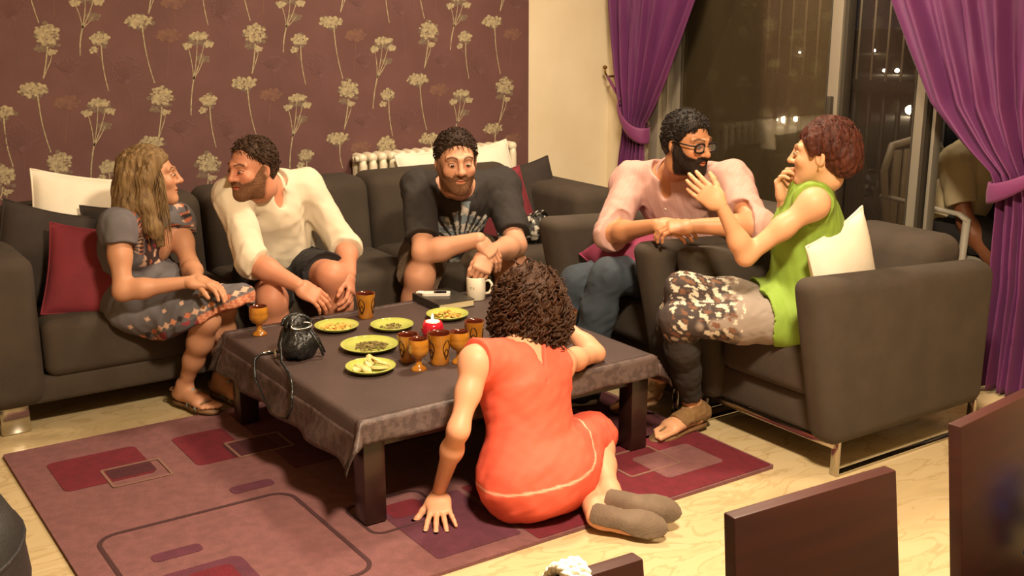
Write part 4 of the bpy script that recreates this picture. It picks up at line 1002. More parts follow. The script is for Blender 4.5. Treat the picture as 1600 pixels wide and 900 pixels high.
# ---------------------------------------------------------------- man in the white shirt
def man_white():
    J = PJ['m2']; s = .90; tone = '#c4866a'
    hv, hq, hc, Fh = head(J, .89, (-.86, -.30, -.10), (-.12, -.05, 1), tone, True, ('#6e4c38', .45), '#2e1e14', neckr=.060)
    M, c, hs = HEADC[id(J)]
    F = Field(*bounds(J), .0055); torso(F, J, s, 0, 1.08); F.cone(J['neck'], J['neck']+(J['head']-J['neck'])*.35, .06*s, .058*s, .03)
    for sd in 'RL':
        arm(F, J, sd, s, f=1.08); leg(F, J, sd, s, f=1.08)
        an = J['ank'+sd]; foot(F, an*np.array((1, 1, 0))+np.array((.0, .04, .02)), an*np.array((1, 1, 0))+np.array((-.02, -.16, .02)), s, an=an)
    bv, bq = F.mesh(); tn = lin(tone)
    h1 = hand(J['wrR'], (.72, -.42, -.55), (-.1, .75, -.65), 'R', .92, (18, 24, 18), 5, (28, 12))
    h2 = hand(J['wrL'], (-.20, -.50, -.85), (-.55, .3, -.3), 'L', .9, (20, 28, 20), 3, (22, 12))
    t = finish('person', 'bearded man in a white rolled-sleeve shirt and dark shorts, head turned left', J, [(bv, bq, tn), (hv, hq, hc), (*h1, tn), (*h2, tn)])
    face_parts(t, J, hs, M, (-.15, 1, 0)); beard_shell(t, Fh, M, c, hs, 'beard_brown', .0018, 5)
    Fc = cap_hair(hs, .009, (0, .062, .098), (0, -.07, -.08), 6, .003); hr = hair_obj('hair', Fc, M, c, hs, 'hair_brown', t); crop_strands(hr, Fc, M, c, hs, 'hair_brown', 800, .022, .5, 12)
    F = Field(*bounds(J, .17, ('pel', 'neck', 'shR', 'shL', 'elR', 'elL', 'wrR', 'wrL', 'hipR', 'hipL')), .0055)
    fw = torso(F, J, s, .017, 1.16)
    for sd, fr_ in (('R', 1.12), ('L', 1.18)): sleeve(F, J, sd, fr_, s, .014, 1.04, cuff=.005)
    up = nrm(J['neck']-J['pel']); F.cutball(J['neck']+up*.06, .09, J['neck']+up*.008, nrm(up*.8+fw*.6))
    F.ell(J['neck']+fw*.085+up*.0, (.030, .030, .05), k=.01, mode='s')
    hem_cut(F, J, .035); F.wrinkle(wr(.0055, 34, 34, 20, 21, .0026))
    us = nrm(J['shR']-J['shL'])
    sh = garment('shirt', F, 'garment', t, '#d8cbb4')
    collar(t, J, s*1.06, '#d8cbb4')
    for k in range(4):
        p = J['neck']+(J['pel']-J['neck'])*(.22+.17*k); v = p+fw*.118*s*1.08-us*.0
        mb = MB().lathe([(0, 0), (.0055, 0), (.0055, .002), (0, .003)], (0, 0, 0), 10, R=frame(up, fw)); obj('button', np.vstack(mb.V)+v, mb.F, 'cush_white', sh)
    F = Field(*bounds(J, .15, ('pel', 'hipR', 'hipL', 'kneeR', 'kneeL')), .006); seat_part(F, J, s, .008)
    for sd in 'RL': short_leg(F, J, sd, .78, s, .017, 1.08)
    F.wrinkle(wr(.004, 40, 40, 40, 23)); garment('shorts', F, 'garment', t, '#1b1a1e')
    for sd in 'RL':
        an = J['ank'+sd]*np.array((1, 1, 0)); F = Field(an+np.array((-.12, -.25, -.01)), an+np.array((.1, .12, .12)), .005); foot(F, an+np.array((0, .045, .012)), an+np.array((-.02, -.175, .012)), s*1.22, toes=False); F.plane(an+np.array((0, 0, .07)), (0, 0, 1)); garment('shoe', F, 'garment', t, '#3a2e26')
man_white()

# ---------------------------------------------------------------- woman in the embroidered dress
def woman_dress():
    J = PJ['w1']; s = .86; tone = '#bd8a6b'
    hv, hq, hc, Fh = head(J, .87, (.93, -.34, .0), (.05, 0, 1), tone, False, None, '#3a281a', neckr=.047)
    M, c, hs = HEADC[id(J)]
    F = Field(*bounds(J), .0055); torso(F, J, s, 0, .95, .05, sh=.8); F.cone(J['neck'], J['neck']+(J['head']-J['neck'])*.35, .05*s, .048*s, .03)
    for sd in 'RL': arm(F, J, sd, s, f=.92); leg(F, J, sd, s, f=.84)
    ft = {}
    for sd, tp in (('R', (1.335, 3.800, .026)), ('L', (1.455, 3.845, .026))):
        an = J['ank'+sd]; tp = np.array(tp); d = nrm((tp-an)*np.array((1, 1, 0))); hl = an*np.array((1, 1, 0))-d*.04; hl[2] = .026; tp = hl+d*.215; ft[sd] = (hl, tp); foot(F, hl, tp, s, an=an)
    bv, bq = F.mesh(); tn = np.array(lin(tone)); bc = np.tile(tn, (len(bv), 1))
    pa = J['ankR']+np.array((0, 0, .045)); q = np.linalg.norm((bv-pa)/np.array((.045, .045, .016)), axis=1) < 1; bc[q & (noise3(bv*220, 3) > -.1)] *= .35
    h1 = hand(J['wrR'], (.84, -.46, -.18), (.0, -.1, -1), 'R', .84, (14, 20, 14), 3, (22, 12))
    h2 = hand(J['wrL'], (.50, -.80, -.22), (-.1, -.1, -1), 'L', .84, (16, 24, 16), 3, (22, 12))
    t = finish('person', 'woman with long light brown hair in a grey embroidered dress, seated in profile', J, [(bv, bq, bc), (hv, hq, hc), (*h1, tn), (*h2, tn)])
    face_parts(t, J, hs, M)
    # hair
    F = Field((-.16, -.20, -.32), (.16, .16, .16), .0036)
    F.ell((0, -.022, .04), (.087, .106, .094), k=0); F.plane((0, .080, .082), (0, .80, -.60), .012)
    for q in (-1, 1): F.chain([(q*.062, .005, .07), (q*.084, -.02, .0), (q*.086, -.03, -.10), (q*.088, -.005, -.20), (q*.075, .02, -.27)], [.026, .028, .036, .034, .018], .03)
    F.chain([(0, -.09, .04), (0, -.105, -.06), (.0, -.115, -.17), (.0, -.105, -.25)], [.05, .05, .05, .03], .04)
    for q in (-1, 1): F.chain([(q*.05, -.09, .0), (q*.055, -.10, -.12), (q*.05, -.10, -.24)], [.04, .045, .03], .04)
    F.wrinkle(lambda P: .004*noise3(P*np.array((170, 170, 14)), 31)+.0018*noise3(P*np.array((420, 420, 25)), 32))
    hr = hair_obj('hair', F, M, c, hs, 'hair_light', t)
    R = np.random.RandomState(5); paths = []
    for i in range(330):
        a = R.uniform(.55, 2*PI-.55)+PI/2; x, y = math.cos(a), math.sin(a); z0 = R.uniform(.06, .115); L_ = R.uniform(.14, .30); p = []
        for k in range(9):
            v = k/8; zz = z0-(z0+L_)*v; rx = .060+.036*min(1, v*2.6)+.004*R.normal(); ry = .070+.042*min(1, v*2.6)
            p.append((x*rx*(1+.05*v), y*ry-.025+.02*v*(1 if abs(x) > .6 else 0), zz+.0))
        if p[4][1] > .06: continue
        paths.append(p)
    strands('hair_strands', hr, M, c, hs, 'hair_light', paths, .0019)
    # dress
    F = Field(*bounds(J, .20, ('pel', 'neck', 'shR', 'shL', 'hipR', 'hipL', 'kneeR', 'kneeL')), .0048)
    fw = torso(F, J, s, .014, 1.05, .055, sh=.85)
    up = nrm(J['neck']-J['pel'])
    for sd in 'RL': sleeve(F, J, sd, .30, s, .012, 1.02)
    A_, B_ = np.array((1.41, 3.84, .436)), np.array((1.12, 3.99, .290)); us = nrm(A_-B_); d = nrm((.16, -.30, -.92)); d = nrm(d-us*(d@us)); mid = (A_+B_)/2+d*.012
    kk = np.array((1.275, 3.905, .385))
    F.ecap(J['pel'], kk, us, (.20, .115), (.205, .085), .05); F.ecap(J['pel']+np.array((0, 0, .03)), (J['kneeR']+J['kneeL'])/2, us, (.15, .10), (.12, .075), .05)
    F.ecap(J['pel']+np.array((-.03, -.02, -.01)), np.array((1.10, 4.06, .40)), (1, 0, 0), (.13, .09), (.10, .075), .05)
    F.cutball(mid+d*.15, .26, mid, d); hd = nrm(J['head']-J['neck']); F.cutball(J['neck']+hd*.085, .08, J['neck']+hd*.015, nrm(hd+fw*.3))
    F.wrinkle(wr(.0050, 36, 36, 22, 41, .002))
    base = np.array(lin('#625e62')); pal = np.array([lin(x) for x in ('#b0654a', '#c9a690', '#8c2f3c', '#2a2426', '#c98a6a', '#7c3346')])
    usx = nrm(J['shR']-J['shL']); ce = J['neck']-up*.10
    def colr(V):
        col = np.tile(base*(1), (len(V), 1))*(1+.08*noise3(V*25, 2))[:, None]
        e = (mid-V)@d*1.15; side = (V-mid)@us; onskirt = (np.abs(side) < .26) & (V[:, 2] < .53) & (V[:, 1] < 4.13)
        q = (side/.030) % 1.0; idx = (np.floor(side/.030)*3 % 5).astype(int); v1 = (e-.036)/.028; r1 = onskirt & (v1 > 0) & (v1 < 1); dia = np.abs(q-.5)*2 < 1-np.abs(v1-.5)*2
        col[r1] = np.where(dia[r1][:, None], pal[np.array((0, 1, 3, 1, 4))[idx[r1]]], base*.8)
        r2 = onskirt & (e > -.01) & (e < .030); zz = ((side/.022+np.abs(((e/.015) % 1)-.5)) % 1) < .5
        right = side > .04; lft = side < -.13
        col[r2 & right] = np.where(zz[r2 & right][:, None], pal[4], pal[0]); n0 = noise3(V*90, 4)
        col[r2 & ~right & ~lft] = np.where((n0[r2 & ~right & ~lft] > .25)[:, None], pal[2], base*.6); col[r2 & lft] = np.where(zz[r2 & lft][:, None], pal[1], pal[5])
        dots = onskirt & (e > .10) & (e < .115) & (((side/.07) % 1) < .2); col[dots] = pal[1]
        # yoke and shoulders
        dd = V-ce; x = dd@usx; y = dd@up; z = dd@fw
        yk = (z > .0) & (np.abs(x) < .085) & (y > -.10) & (y < .09) & (V[:, 2] > .56)
        n1 = noise3(V*70, 8); n2 = noise3(V*95, 9)
        col[yk] = np.array(lin('#3e2a2c')); col[yk & (n1 > .35)] = pal[0]; col[yk & (n2 > .5)] = pal[2]; col[yk & (n1 < -.7)] = pal[1]; col[yk & (y < -.075)] = pal[4]
        for q in (-1, 1):
            sb = (np.abs(x-q*.12) < .03) & (y > .01); rr = ((y/.014) % 1); col[sb & (rr < .4)] = pal[0]; col[sb & (rr > .4) & (n2 > .1)] = pal[3]; col[sb & (rr < .4) & (n1 > .3)] = pal[1]
        return col
    garment('dress', F, 'garment', t, colr)
    MB().tube([J['neck']+(np.array((.105*math.cos(a), .105*math.sin(a), 0)))*.6+np.array((0, 0, .006)) for a in np.linspace(0, 2*PI, 24)[:-1]], .002, 5, closed=True).build('necklace', 'metal_gold', t)
    for sd in 'RL':
        hl, tp = ft[sd]; f = nrm(tp-hl); sd_ = np.cross(f, (0, 0, 1)); L_ = np.linalg.norm(tp-hl)
        so = sandal_sole(t, hl+np.array((0, 0, .002)), tp+np.array((0, 0, .002)), s, th=.012)
        for k, (v, w_, h_) in enumerate(((.42, .036, .058), (.54, .041, .046), (.66, .044, .036), (.76, .044, .030))):
            st = strap(so, arch(hl+f*L_*v, sd_, (0, 0, 1), w_*s, h_*s), 'leather_brown' if k % 2 else 'bead_blue', .0048, 1.)
        strap(so, arch(hl+f*L_*.0+np.array((0, 0, .045)), f, sd_, -.03*s, .036*s)+arch(hl+f*L_*.0+np.array((0, 0, .045)), f, -sd_, -.03*s, .036*s)[::-1], 'leather_brown', .004)
        strap(so, [hl+f*L_*.42+np.array((0, 0, .058*s)), hl+f*L_*.6+np.array((0, 0, .044*s)), hl+f*L_*.8+np.array((0, 0, .032*s))], 'leather_brown', .004)
        mb = MB().lathe([(.011*math.sin(PI*k/8), -.011*math.cos(PI*k/8)) for k in range(9)], hl+f*L_*.40+np.array((0, 0, .058*s)), 12); mb.build('bead', 'bead_blue', so)
woman_dress()

# ---------------------------------------------------------------- man in the pink shirt
def man_pink():
    J = PJ['m4']; s = .90; tone = '#bb835f'
    hv, hq, hc, Fh = head(J, .87, (.06, -.97, -.14), (.02, -.06, 1), tone, True, ('#241610', .8), '#120c09', neckr=.056)
    M, c, hs = HEADC[id(J)]
    F = Field(*bounds(J), .0055); torso(F, J, s, 0, 1.0); F.cone(J['neck'], J['neck']+(J['head']-J['neck'])*.35, .056*s, .054*s, .03)
    for sd in 'RL': arm(F, J, sd, s); leg(F, J, sd, s)
    bv, bq = F.mesh(); tn = lin(tone)
    h1 = hand(J['wrR'], (.40, -.92, .0), (.55, .2, -.75), 'R', .90, (22, 35, 22), 3, (20, 14))
    h2 = hand(J['wrL'], (-.72, .62, -.06), (.1, .35, -.9), 'L', .90, (24, 38, 24), 3, (20, 14))
    t = finish('person', 'bearded man with black glasses in a pink shirt, forearms on the armrest', J, [(bv, bq, tn), (hv, hq, hc), (*h1, tn), (*h2, tn)])
    face_parts(t, J, hs, M, (.1, 1, 0)); beard_shell(t, Fh, M, c, hs, 'beard_black', .0034, 7)
    Fc = cap_hair(hs, .013, (0, .080, .088), (0, -.07, -.085), 8, .004, side=.006); hr = hair_obj('hair', Fc, M, c, hs, 'hair_black', t); crop_strands(hr, Fc, M, c, hs, 'hair_black', 800, .016, .5, 13)
    # glasses
    g = MB()
    for q in (-1, 1):
        rim = [(q*.034+.0265*math.copysign(abs(math.cos(a))**.6, math.cos(a)), .1035-.004*abs(math.cos(a)), .003+.0185*math.copysign(abs(math.sin(a))**.6, math.sin(a))) for a in np.linspace(0, 2*PI, 29)[:-1]]
        g.tube(rim, .0040, 6, closed=True); g.tube([(q*.060, .099, .012), (q*.074, .085, .012), (q*.083, .02, .010), (q*.084, -.012, .004)], .0034, 6)
    g.tube([(-.008, .1035, .008), (0, .107, .010), (.008, .1035, .008)], .0022, 6)
    go = obj('glasses', loc2w(np.vstack(g.V)*hs, M, c), g.F, 'frame_black', t)
    for q in (-1, 1):
        V = np.array([(q*.034+.0215*math.cos(a), .1035, .004+.0155*math.sin(a)) for a in np.linspace(0, 2*PI, 25)[:-1]]); mb = MB().poly(V, (0, .001, 0)); obj('lens', loc2w(np.vstack(mb.V)*hs, M, c), mb.F, 'lens', go, smooth=False)
    F = Field(*bounds(J, .17, ('pel', 'neck', 'shR', 'shL', 'elR', 'elL', 'wrR', 'wrL', 'hipR', 'hipL')), .0055)
    fw = torso(F, J, s, .014, 1.06)
    for sd in 'RL': sleeve(F, J, sd, 1.06, s, .014, 1.05, cuff=.005)
    up = nrm(J['neck']-J['pel']); F.cutball(J['neck']+up*.06, .09, J['neck']+up*.008, nrm(up*.8+fw*.6))
    F.ell(J['neck']+fw*.08-up*.005, (.026, .026, .045), k=.01, mode='s')
    hem_cut(F, J, .03); F.wrinkle(wr(.0055, 34, 34, 20, 51, .0024))
    us = nrm(J['shR']-J['shL'])
    sh = garment('shirt', F, 'garment', t, lambda V: np.tile(np.array(lin('#bc938a')), (len(V), 1))*(1+.03*np.sign(np.sin((V@us)*420)))[:, None])
    collar(t, J, s*1.04, '#c29a92')
    for k in range(4):
        v = J['neck']+(J['pel']-J['neck'])*(.2+.17*k)+fw*.112*s*1.06
        mb = MB().lathe([(0, 0), (.005, 0), (.005, .002), (0, .003)], (0, 0, 0), 10, R=frame(up, fw)); obj('button', np.vstack(mb.V)+v, mb.F, 'cush_white', sh)
    F = Field(*bounds(J, .15, ('pel', 'hipR', 'hipL', 'kneeR', 'kneeL', 'ankR', 'ankL')), .0055); seat_part(F, J, s, .008, 1.02)
    for sd in 'RL': leg(F, J, sd, s, .012, 1.04); F.cone(J['ank'+sd]+(J['knee'+sd]-J['ank'+sd])*.5, J['ank'+sd], .06*s, .055*s, .03)
    F.plane((0, 0, .075), (0, 0, -1)); F.wrinkle(wr(.0040, 40, 40, 30, 53)); V, Q = F.mesh(); obj('jeans', V, Q, 'denim', t)
    for sd, dx in (('R', (-.95, -.15)), ('L', (-.75, .25))):
        an = J['ank'+sd]*np.array((1, 1, 0)); d = nrm((dx[0], dx[1], 0)); F = Field(an-.26, an+.26, .005)
        h_ = an-d*.05+np.array((0, 0, .014)); t_ = h_+d*.255; foot(F, h_, t_, s*1.25, toes=False); F.cone(an+np.array((0, 0, .05)), an+np.array((0, 0, .09)), .045, .045, .02); F.plane((0, 0, .10), (0, 0, 1)); F.plane((0, 0, .016), (0, 0, -1))
        sb = garment('shoe', F, 'garment', t, '#24242a'); so = sandal_sole(sb, h_+np.array((0, 0, .016)), t_+np.array((0, 0, .016))-d*.012, s*1.12, 'sole_white', .018)
man_pink()

# ---------------------------------------------------------------- woman in the green top
def woman_green():
    J = PJ['w5']; s = .88; tone = '#cf9c78'
    hv, hq, hc, Fh = head(J, .87, (-.52, .85, -.06), (.05, -.05, 1), tone, False, None, '#4a2a1a', neckr=.046)
    M, c, hs = HEADC[id(J)]
    F = Field(*bounds(J), .0055); torso(F, J, s, 0, .95, .05, sh=.8); F.cone(J['neck'], J['neck']+(J['head']-J['neck'])*.4, .05*s, .048*s, .03)
    for sd in 'RL': arm(F, J, sd, s, f=.82); leg(F, J, sd, s, f=.95)
    ft = {'L': (np.array((2.715, 2.785, .030)), np.array((2.475, 2.772, .018))), 'R': (np.array((2.645, 2.955, .075)), np.array((2.535, 3.07, .03)))}
    for sd in 'RL': hl, tp = ft[sd]; foot(F, hl, tp, s, an=J['ank'+sd], up=(0, 0, 1))
    bv, bq = F.mesh(); tn = np.array(lin(tone))
    h1 = hand(J['wrL'], (-.62, .50, .60), (.55, .75, .1), 'L', .82, (16, 24, 16), 5, (30, 8))
    h2 = hand(J['wrR'], (-.10, .15, .98), (.2, -.9, .1), 'R', .85, (40, 50, 30), 3, (22, 20))
    t = finish('person', 'red-haired woman in a sleeveless green top gesturing from the near armchair', J, [(bv, bq, tn), (hv, hq, hc), (*h1, tn), (*h2, tn)])
    face_parts(t, J, hs, M)
    F = Field((-.16, -.20, -.18), (.16, .16, .18), .0036)
    F.ell((0, -.028, .044), (.096, .112, .098), k=0); F.plane((0, .082, .07), (0, .72, -.70), .014); F.ell((0, -.085, -.02), (.085, .065, .075), k=.04)
    for q in (-1, 1): F.ell((q*.09, .01, -.03), (.026, .026, .034), k=.008, mode='s'); F.cone((q*.078, .03, .06), (q*.08, .022, .0), .014, .008, .02)
    F.plane((0, -.05, -.095), (0, -.2, -1), .01)
    F.wrinkle(lambda P: .004*noise3(P*np.array((110, 90, 70)), 61)+.002*noise3(P*np.array((300, 260, 160)), 62))
    hr = hair_obj('hair', F, M, c, hs, 'hair_red', t)
    R = np.random.RandomState(8); paths = []
    for i in range(240):
        d = R.normal(size=3); d[1] -= .7; d[2] += .25; d = nrm(d)
        if d[1] > .35: continue
        p0 = np.array((0, -.028, .044))+d*np.array((.094, .110, .096)); fl = np.array((d[0]*.4, -.45, -.8+R.normal()*.3))+R.normal(size=3)*.25; fl = nrm(fl-d*(fl@d)); p = []
        for k in range(6): v = k/5; p.append(p0+fl*v*.055+d*(.004-.024*v*v)+.003*np.array((math.sin(v*6+i), math.cos(v*5+i), 0)))
        paths.append(p)
    strands('hair_strands', hr, M, c, hs, 'hair_red', paths, .0024)
    for q in (-1,): mb = MB().lathe([(.004*math.sin(PI*k/6), -.004*math.cos(PI*k/6)) for k in range(7)], (0, 0, 0), 8); obj('earring', loc2w((np.vstack(mb.V)+np.array((q*.086, -.002, -.042)))*hs, M, c), mb.F, 'metal_gold', t)
    # sleeveless top
    F = Field(*bounds(J, .18, ('pel', 'neck', 'shR', 'shL', 'hipR', 'hipL')), .005)
    fw = torso(F, J, s, .012, .98, .054, sh=.8); up = nrm(J['neck']-J['pel'])
    for sd in 'RL':
        o_ = nrm(J['sh'+sd]-(J['shR']+J['shL'])/2); p = J['sh'+sd]-o_*.012; F.cutball(p+o_*.09, .12, p, nrm(o_+(J['el'+sd]-J['sh'+sd])*.5))
        h_, k_ = J['hip'+sd], J['knee'+sd]; d = nrm(k_-h_); F.cone(h_-d*.02, h_+d*.10, .098*s+.013, .092*s+.013, .05); F.cutball(h_+d*.2, .12, h_+d*.105, d)
    F.cone(J['neck'], J['neck']+nrm(J['head']-J['neck'])*.035, .062, .058, .03); F.cutball(J['neck']+up*.09, .09, J['neck']+up*.035, nrm(up+fw*.5))
    F.plane((0, 0, .385), (0, 0, -1)); F.wrinkle(wr(.0048, 36, 36, 20, 71, .002))
    tp_ = garment('top', F, 'garment_soft', t, '#7c9a34')
    us = nrm(J['shR']-J['shL'])
    # leggings with a pale printed pattern above, plain dark below the knee
    F = Field(*bounds(J, .15, ('pel', 'hipR', 'hipL', 'kneeR', 'kneeL', 'ankR', 'ankL')), .005); seat_part(F, J, s, .004, .97)
    for sd in 'RL': leg(F, J, sd, s, .006, .97)
    
    for sd in 'RL': d = nrm(J['ank'+sd]-J['knee'+sd]); F.cutball(J['ank'+sd]+d*.03, .08, J['ank'+sd]-d*.045, d)
    F.wrinkle(wr(.002, 50, 50, 40, 73)); kk = (J['kneeR']+J['kneeL'])/2; hh = (J['hipR']+J['hipL'])/2; dk = nrm(kk-hh); Lk = np.linalg.norm(kk-hh)
    def colr(V):
        v = ((V-hh)@dk)/Lk; n1 = noise3(V*np.array((60, 60, 60)), 9); n2 = noise3(V*150, 12)
        pale = np.array(lin('#8d8076')); dark = np.array(lin('#3a302e')); blk = np.array(lin('#2c2725'))
        m_ = np.clip((v-.62+n1*.16)/.12, 0, 1)[:, None]; col = pale*(1-m_)+dark*m_
        sp = (v > .50) & (v < 1.12) & (n2 > .35) & (n1 > -.5) & (V[:, 2] > .38); col[sp] = np.array(lin('#c4b9a6'))
        br = (v > .55) & (v < 1.1) & (n2 < -.65) & (V[:, 2] > .38); col[br] = np.array(lin('#6e4a35'))
        lowm = np.clip((.425-V[:, 2])/.04, 0, 1)[:, None]*(v > .5)[:, None]; return col*(1-lowm)+blk*lowm
    garment('leggings', F, 'garment', t, colr)
    for sd in 'RL':
        hl, tp = ft[sd]; f = nrm(tp-hl); up_ = nrm(np.array((0, 0, 1))-f*f[2]); sd_ = np.cross(f, up_); L_ = np.linalg.norm(tp-hl)
        so = sandal_sole(t, hl, tp, s, 'leather_brown', .014, up_)
        Fw = Field(np.minimum(hl, tp)-.07, np.maximum(hl, tp)+.12, .004); Fw.ecap(hl+up_*.035, J['ank'+sd]-up_*.0, sd_, (.045*s, .042*s), (.042*s, .040*s), .02); Fw.ecap(hl+f*L_*.15+up_*.04, hl+f*L_*.5+up_*.03, sd_, (.042*s, .044*s), (.044*s, .034*s), .02)
        Fw.plane(hl+up_*.001, -up_); Fw.plane(hl+f*L_*.50, nrm(f-up_*.2)); Fw.plane(J['ank'+sd]+up_*.02, up_); Fw.wrinkle(wr(.0022, 130, 130, 130, 15))
        garment('sandal_upper', Fw, 'garment', so, '#7a5c38')
        strap(so, [hl+f*L_*.5+up_*.05*s, hl+f*L_*.68+up_*.036*s, hl+f*L_*.86+up_*.022*s], 'leather_brown', .0045)
        strap(so, arch(hl+f*L_*.66, sd_, up_, .043*s, .036*s), 'leather_brown', .004)
woman_green()

# ---------------------------------------------------------------- woman in coral on the floor
def woman_coral():
    J = PJ['w6']; s = .88; tone = '#d49a7a'
    hv, hq, hc, Fh = head(J, .88, (.30, .94, -.12), (.0, -.08, 1), tone, False, None, '#2a1a12', neckr=.047)
    M, c, hs = HEADC[id(J)]
    F = Field(*bounds(J, .15), .0055); torso(F, J, s, 0, 1.0, sh=.85); F.cone(J['neck'], J['neck']+(J['head']-J['neck'])*.4, .05*s, .048*s, .03)
    for sd in 'RL': arm(F, J, sd, s, f=.80); leg(F, J, sd, s, f=.92)
    ft = {'R': (np.array((1.955, 2.372, .080)), np.array((2.085, 2.235, .058)), nrm((.30, .62, -.50))), 'L': (np.array((1.885, 2.350, .062)), np.array((2.010, 2.205, .040)), nrm((.28, .60, -.62)))}
    for sd in 'RL': hl, tp, up_ = ft[sd]; f = nrm(tp-hl); ft[sd] = (hl, hl+f*.205, nrm(up_-f*(up_@f)))
    for sd in 'RL': hl, tp, up_ = ft[sd]; foot(F, hl, tp, s, up_, an=J['ank'+sd])
    F.plane((0, 0, .014), (0, 0, -1))
    bv, bq = F.mesh(); tn = np.array(lin(tone))
    h1 = hand(J['wrL'], (-.40, -.80, -.42), (.22, .22, -1), 'L', .88, (-8, 14, 8), 15, (48, 4))
    h2 = hand(J['wrR'], (-.55, .25, .75), (-.6, -.6, 0), 'R', .85, (45, 55, 30), 3, (22, 20))
    h1[0][:, 2] = np.maximum(h1[0][:, 2], .0145)
    t = finish('person', 'curly-haired woman in a coral dress sitting on the rug, back to the camera', J, [(bv, bq, tn), (hv, hq, hc), (*h1, tn), (*h2, tn)])
    face_parts(t, J, hs, M)
    # curly hair
    F = Field((-.19, -.21, -.20), (.19, .16, .19), .004)
    F.ell((0, -.025, .045), (.098, .112, .098), k=0); F.plane((0, .085, .075), (0, .8, -.6), .015)
    F.ell((0, -.055, -.04), (.118, .095, .10), k=.05); F.ell((0, -.04, -.09), (.110, .085, .06), k=.05)
    for q in (-1, 1): F.ell((q*.085, -.01, -.04), (.045, .06, .085), k=.04)
    F.wrinkle(lambda P: .008*noise3(P*75, 81)+.005*noise3(P*150, 82))
    hr = hair_obj('hair', F, M, c, hs, 'hair_curly', t); HV, _ = F.mesh()
    R = np.random.RandomState(12); paths = []; ctr = np.array((0, -.04, .0))
    for i in R.choice(len(HV), 620):
        p0 = HV[i]; d = nrm((p0-ctr)*np.array((1, 1, .6)))
        if p0[1] > .07 or np.linalg.norm((p0-np.array((0, -.035, .0)))/np.array((.14, .14, .15))) > 1.08: continue
        a = nrm(np.array((d[0]*.35, d[1]*.35, -1+.7*max(0, d[2])))+R.normal(size=3)*.2); a = nrm(a-d*max(0, a@d)*.9); a[2] = min(a[2], -.12); a = nrm(a); e1 = nrm(np.cross(a, (.3, .9, .1))); e2 = np.cross(a, e1); L_ = R.uniform(.04, .095); rad = R.uniform(.006, .011); tw = R.uniform(1.4, 2.6); ph = R.uniform(0, 6.28); p = []
        for k in range(15):
            v = k/14; an = ph+tw*2*PI*v; p.append(p0+d*.006+a*L_*v+rad*(e1*math.cos(an)+e2*math.sin(an)))
        paths.append(p)
    strands('hair_curls', hr, M, c, hs, 'hair_curly', paths, .0036, 5)
    # dress
    F = Field(*bounds(J, .19, ('pel', 'neck', 'shR', 'shL', 'hipR', 'hipL', 'kneeR', 'kneeL')), .005)
    fw = torso(F, J, s, .011, .98, sh=.88); up = nrm(J['neck']-J['pel'])
    F.ell(J['pel']+np.array((.01, -.02, -.01)), (.165, .145, .125), k=.06)
    for sd in 'RL':
        o_ = nrm(J['sh'+sd]-(J['shR']+J['shL'])/2); p = J['sh'+sd]-o_*.004; F.cutball(p+o_*.09, .12, p, nrm(o_+(J['el'+sd]-J['sh'+sd])*.35))
        h_, k_ = J['hip'+sd], J['knee'+sd]; d = nrm(k_-h_); F.chain([h_, k_-d*.02], [.105*s+.012, .07*s+.016], .05); F.cutball(k_+d*.09, .11, k_-d*.005, d)
    mid = (J['kneeR']+J['kneeL'])/2; F.ecap(J['pel'], mid, (.6, -.6, 0), (.15, .10), (.12, .06), .05)
    bk = -fw; F.cutball(J['neck']+up*.06, .085, J['neck']+up*.008, nrm(up+bk*.35))
    # V opening at the nape
    us = nrm(J['shR']-J['shL'])
    F.op(J['neck']-.12, J['neck']+.12, lambda X, Y, Z: np.maximum(np.abs((X-J['neck'][0])*us[0]+(Y-J['neck'][1])*us[1]+(Z-J['neck'][2])*us[2])-.5*np.maximum((X-J['neck'][0])*up[0]+(Y-J['neck'][1])*up[1]+(Z-J['neck'][2])*up[2]+.055, 0)-.001, -((X-J['neck'][0])*bk[0]+(Y-J['neck'][1])*bk[1]+(Z-J['neck'][2])*bk[2])+.02), .004, 's')
    F.plane((0, 0, .014), (0, 0, -1)); F.wrinkle(wr(.0042, 26, 26, 26, 91, .0016))
    seamn = nrm(np.array((-.10, .05, 1.0))); seamp = J['pel']+np.array((-.1, 0, -.005))
    def colr(V):
        col = np.tile(np.array(lin('#dc5a44')), (len(V), 1))
        hh_ = (V-seamp)@seamn-.35*np.clip(V[:, 0]-1.93, 0, 1)*1.0-1.3*np.clip(V[:, 0]-1.93, 0, 1)**2
        w_ = np.clip(1.6-np.abs(hh_)/.0030, 0, 1)[:, None]; return col*(1-w_)+np.array(lin('#f0b49a'))*w_
    dr_ = garment('dress', F, 'garment_soft', t, colr)
    for sd in 'RL':
        hl, tp, up_ = ft[sd]; f = nrm(tp-hl); sd_ = np.cross(f, up_); L_ = np.linalg.norm(tp-hl)
        so = sandal_sole(t, hl+up_*.001, tp+up_*.001, s*1.02, 'sole', .010, up_)
        strap(so, arch(hl+f*L_*.6, sd_, up_, .043*s, .04*s), 'leather_brown', .005); strap(so, arch(hl+f*L_*.72, sd_, up_, .043*s, .034*s), 'leather_brown', .005)
woman_coral()
pillow('cushion', 'magenta cushion on the lap of the man in the pink shirt', 'cush_magenta', (2.735, 3.24, .565), (.35, .9, .12), (.85, -.3, .42), .36, .30, .11, 21)
pillow('cushion', 'white cushion between the woman in green and her armchair back', 'cush_white', (2.955, 2.395, .625), (.93, .20, .22), (-.10, .12, .95), .37, .33, .11, 22)
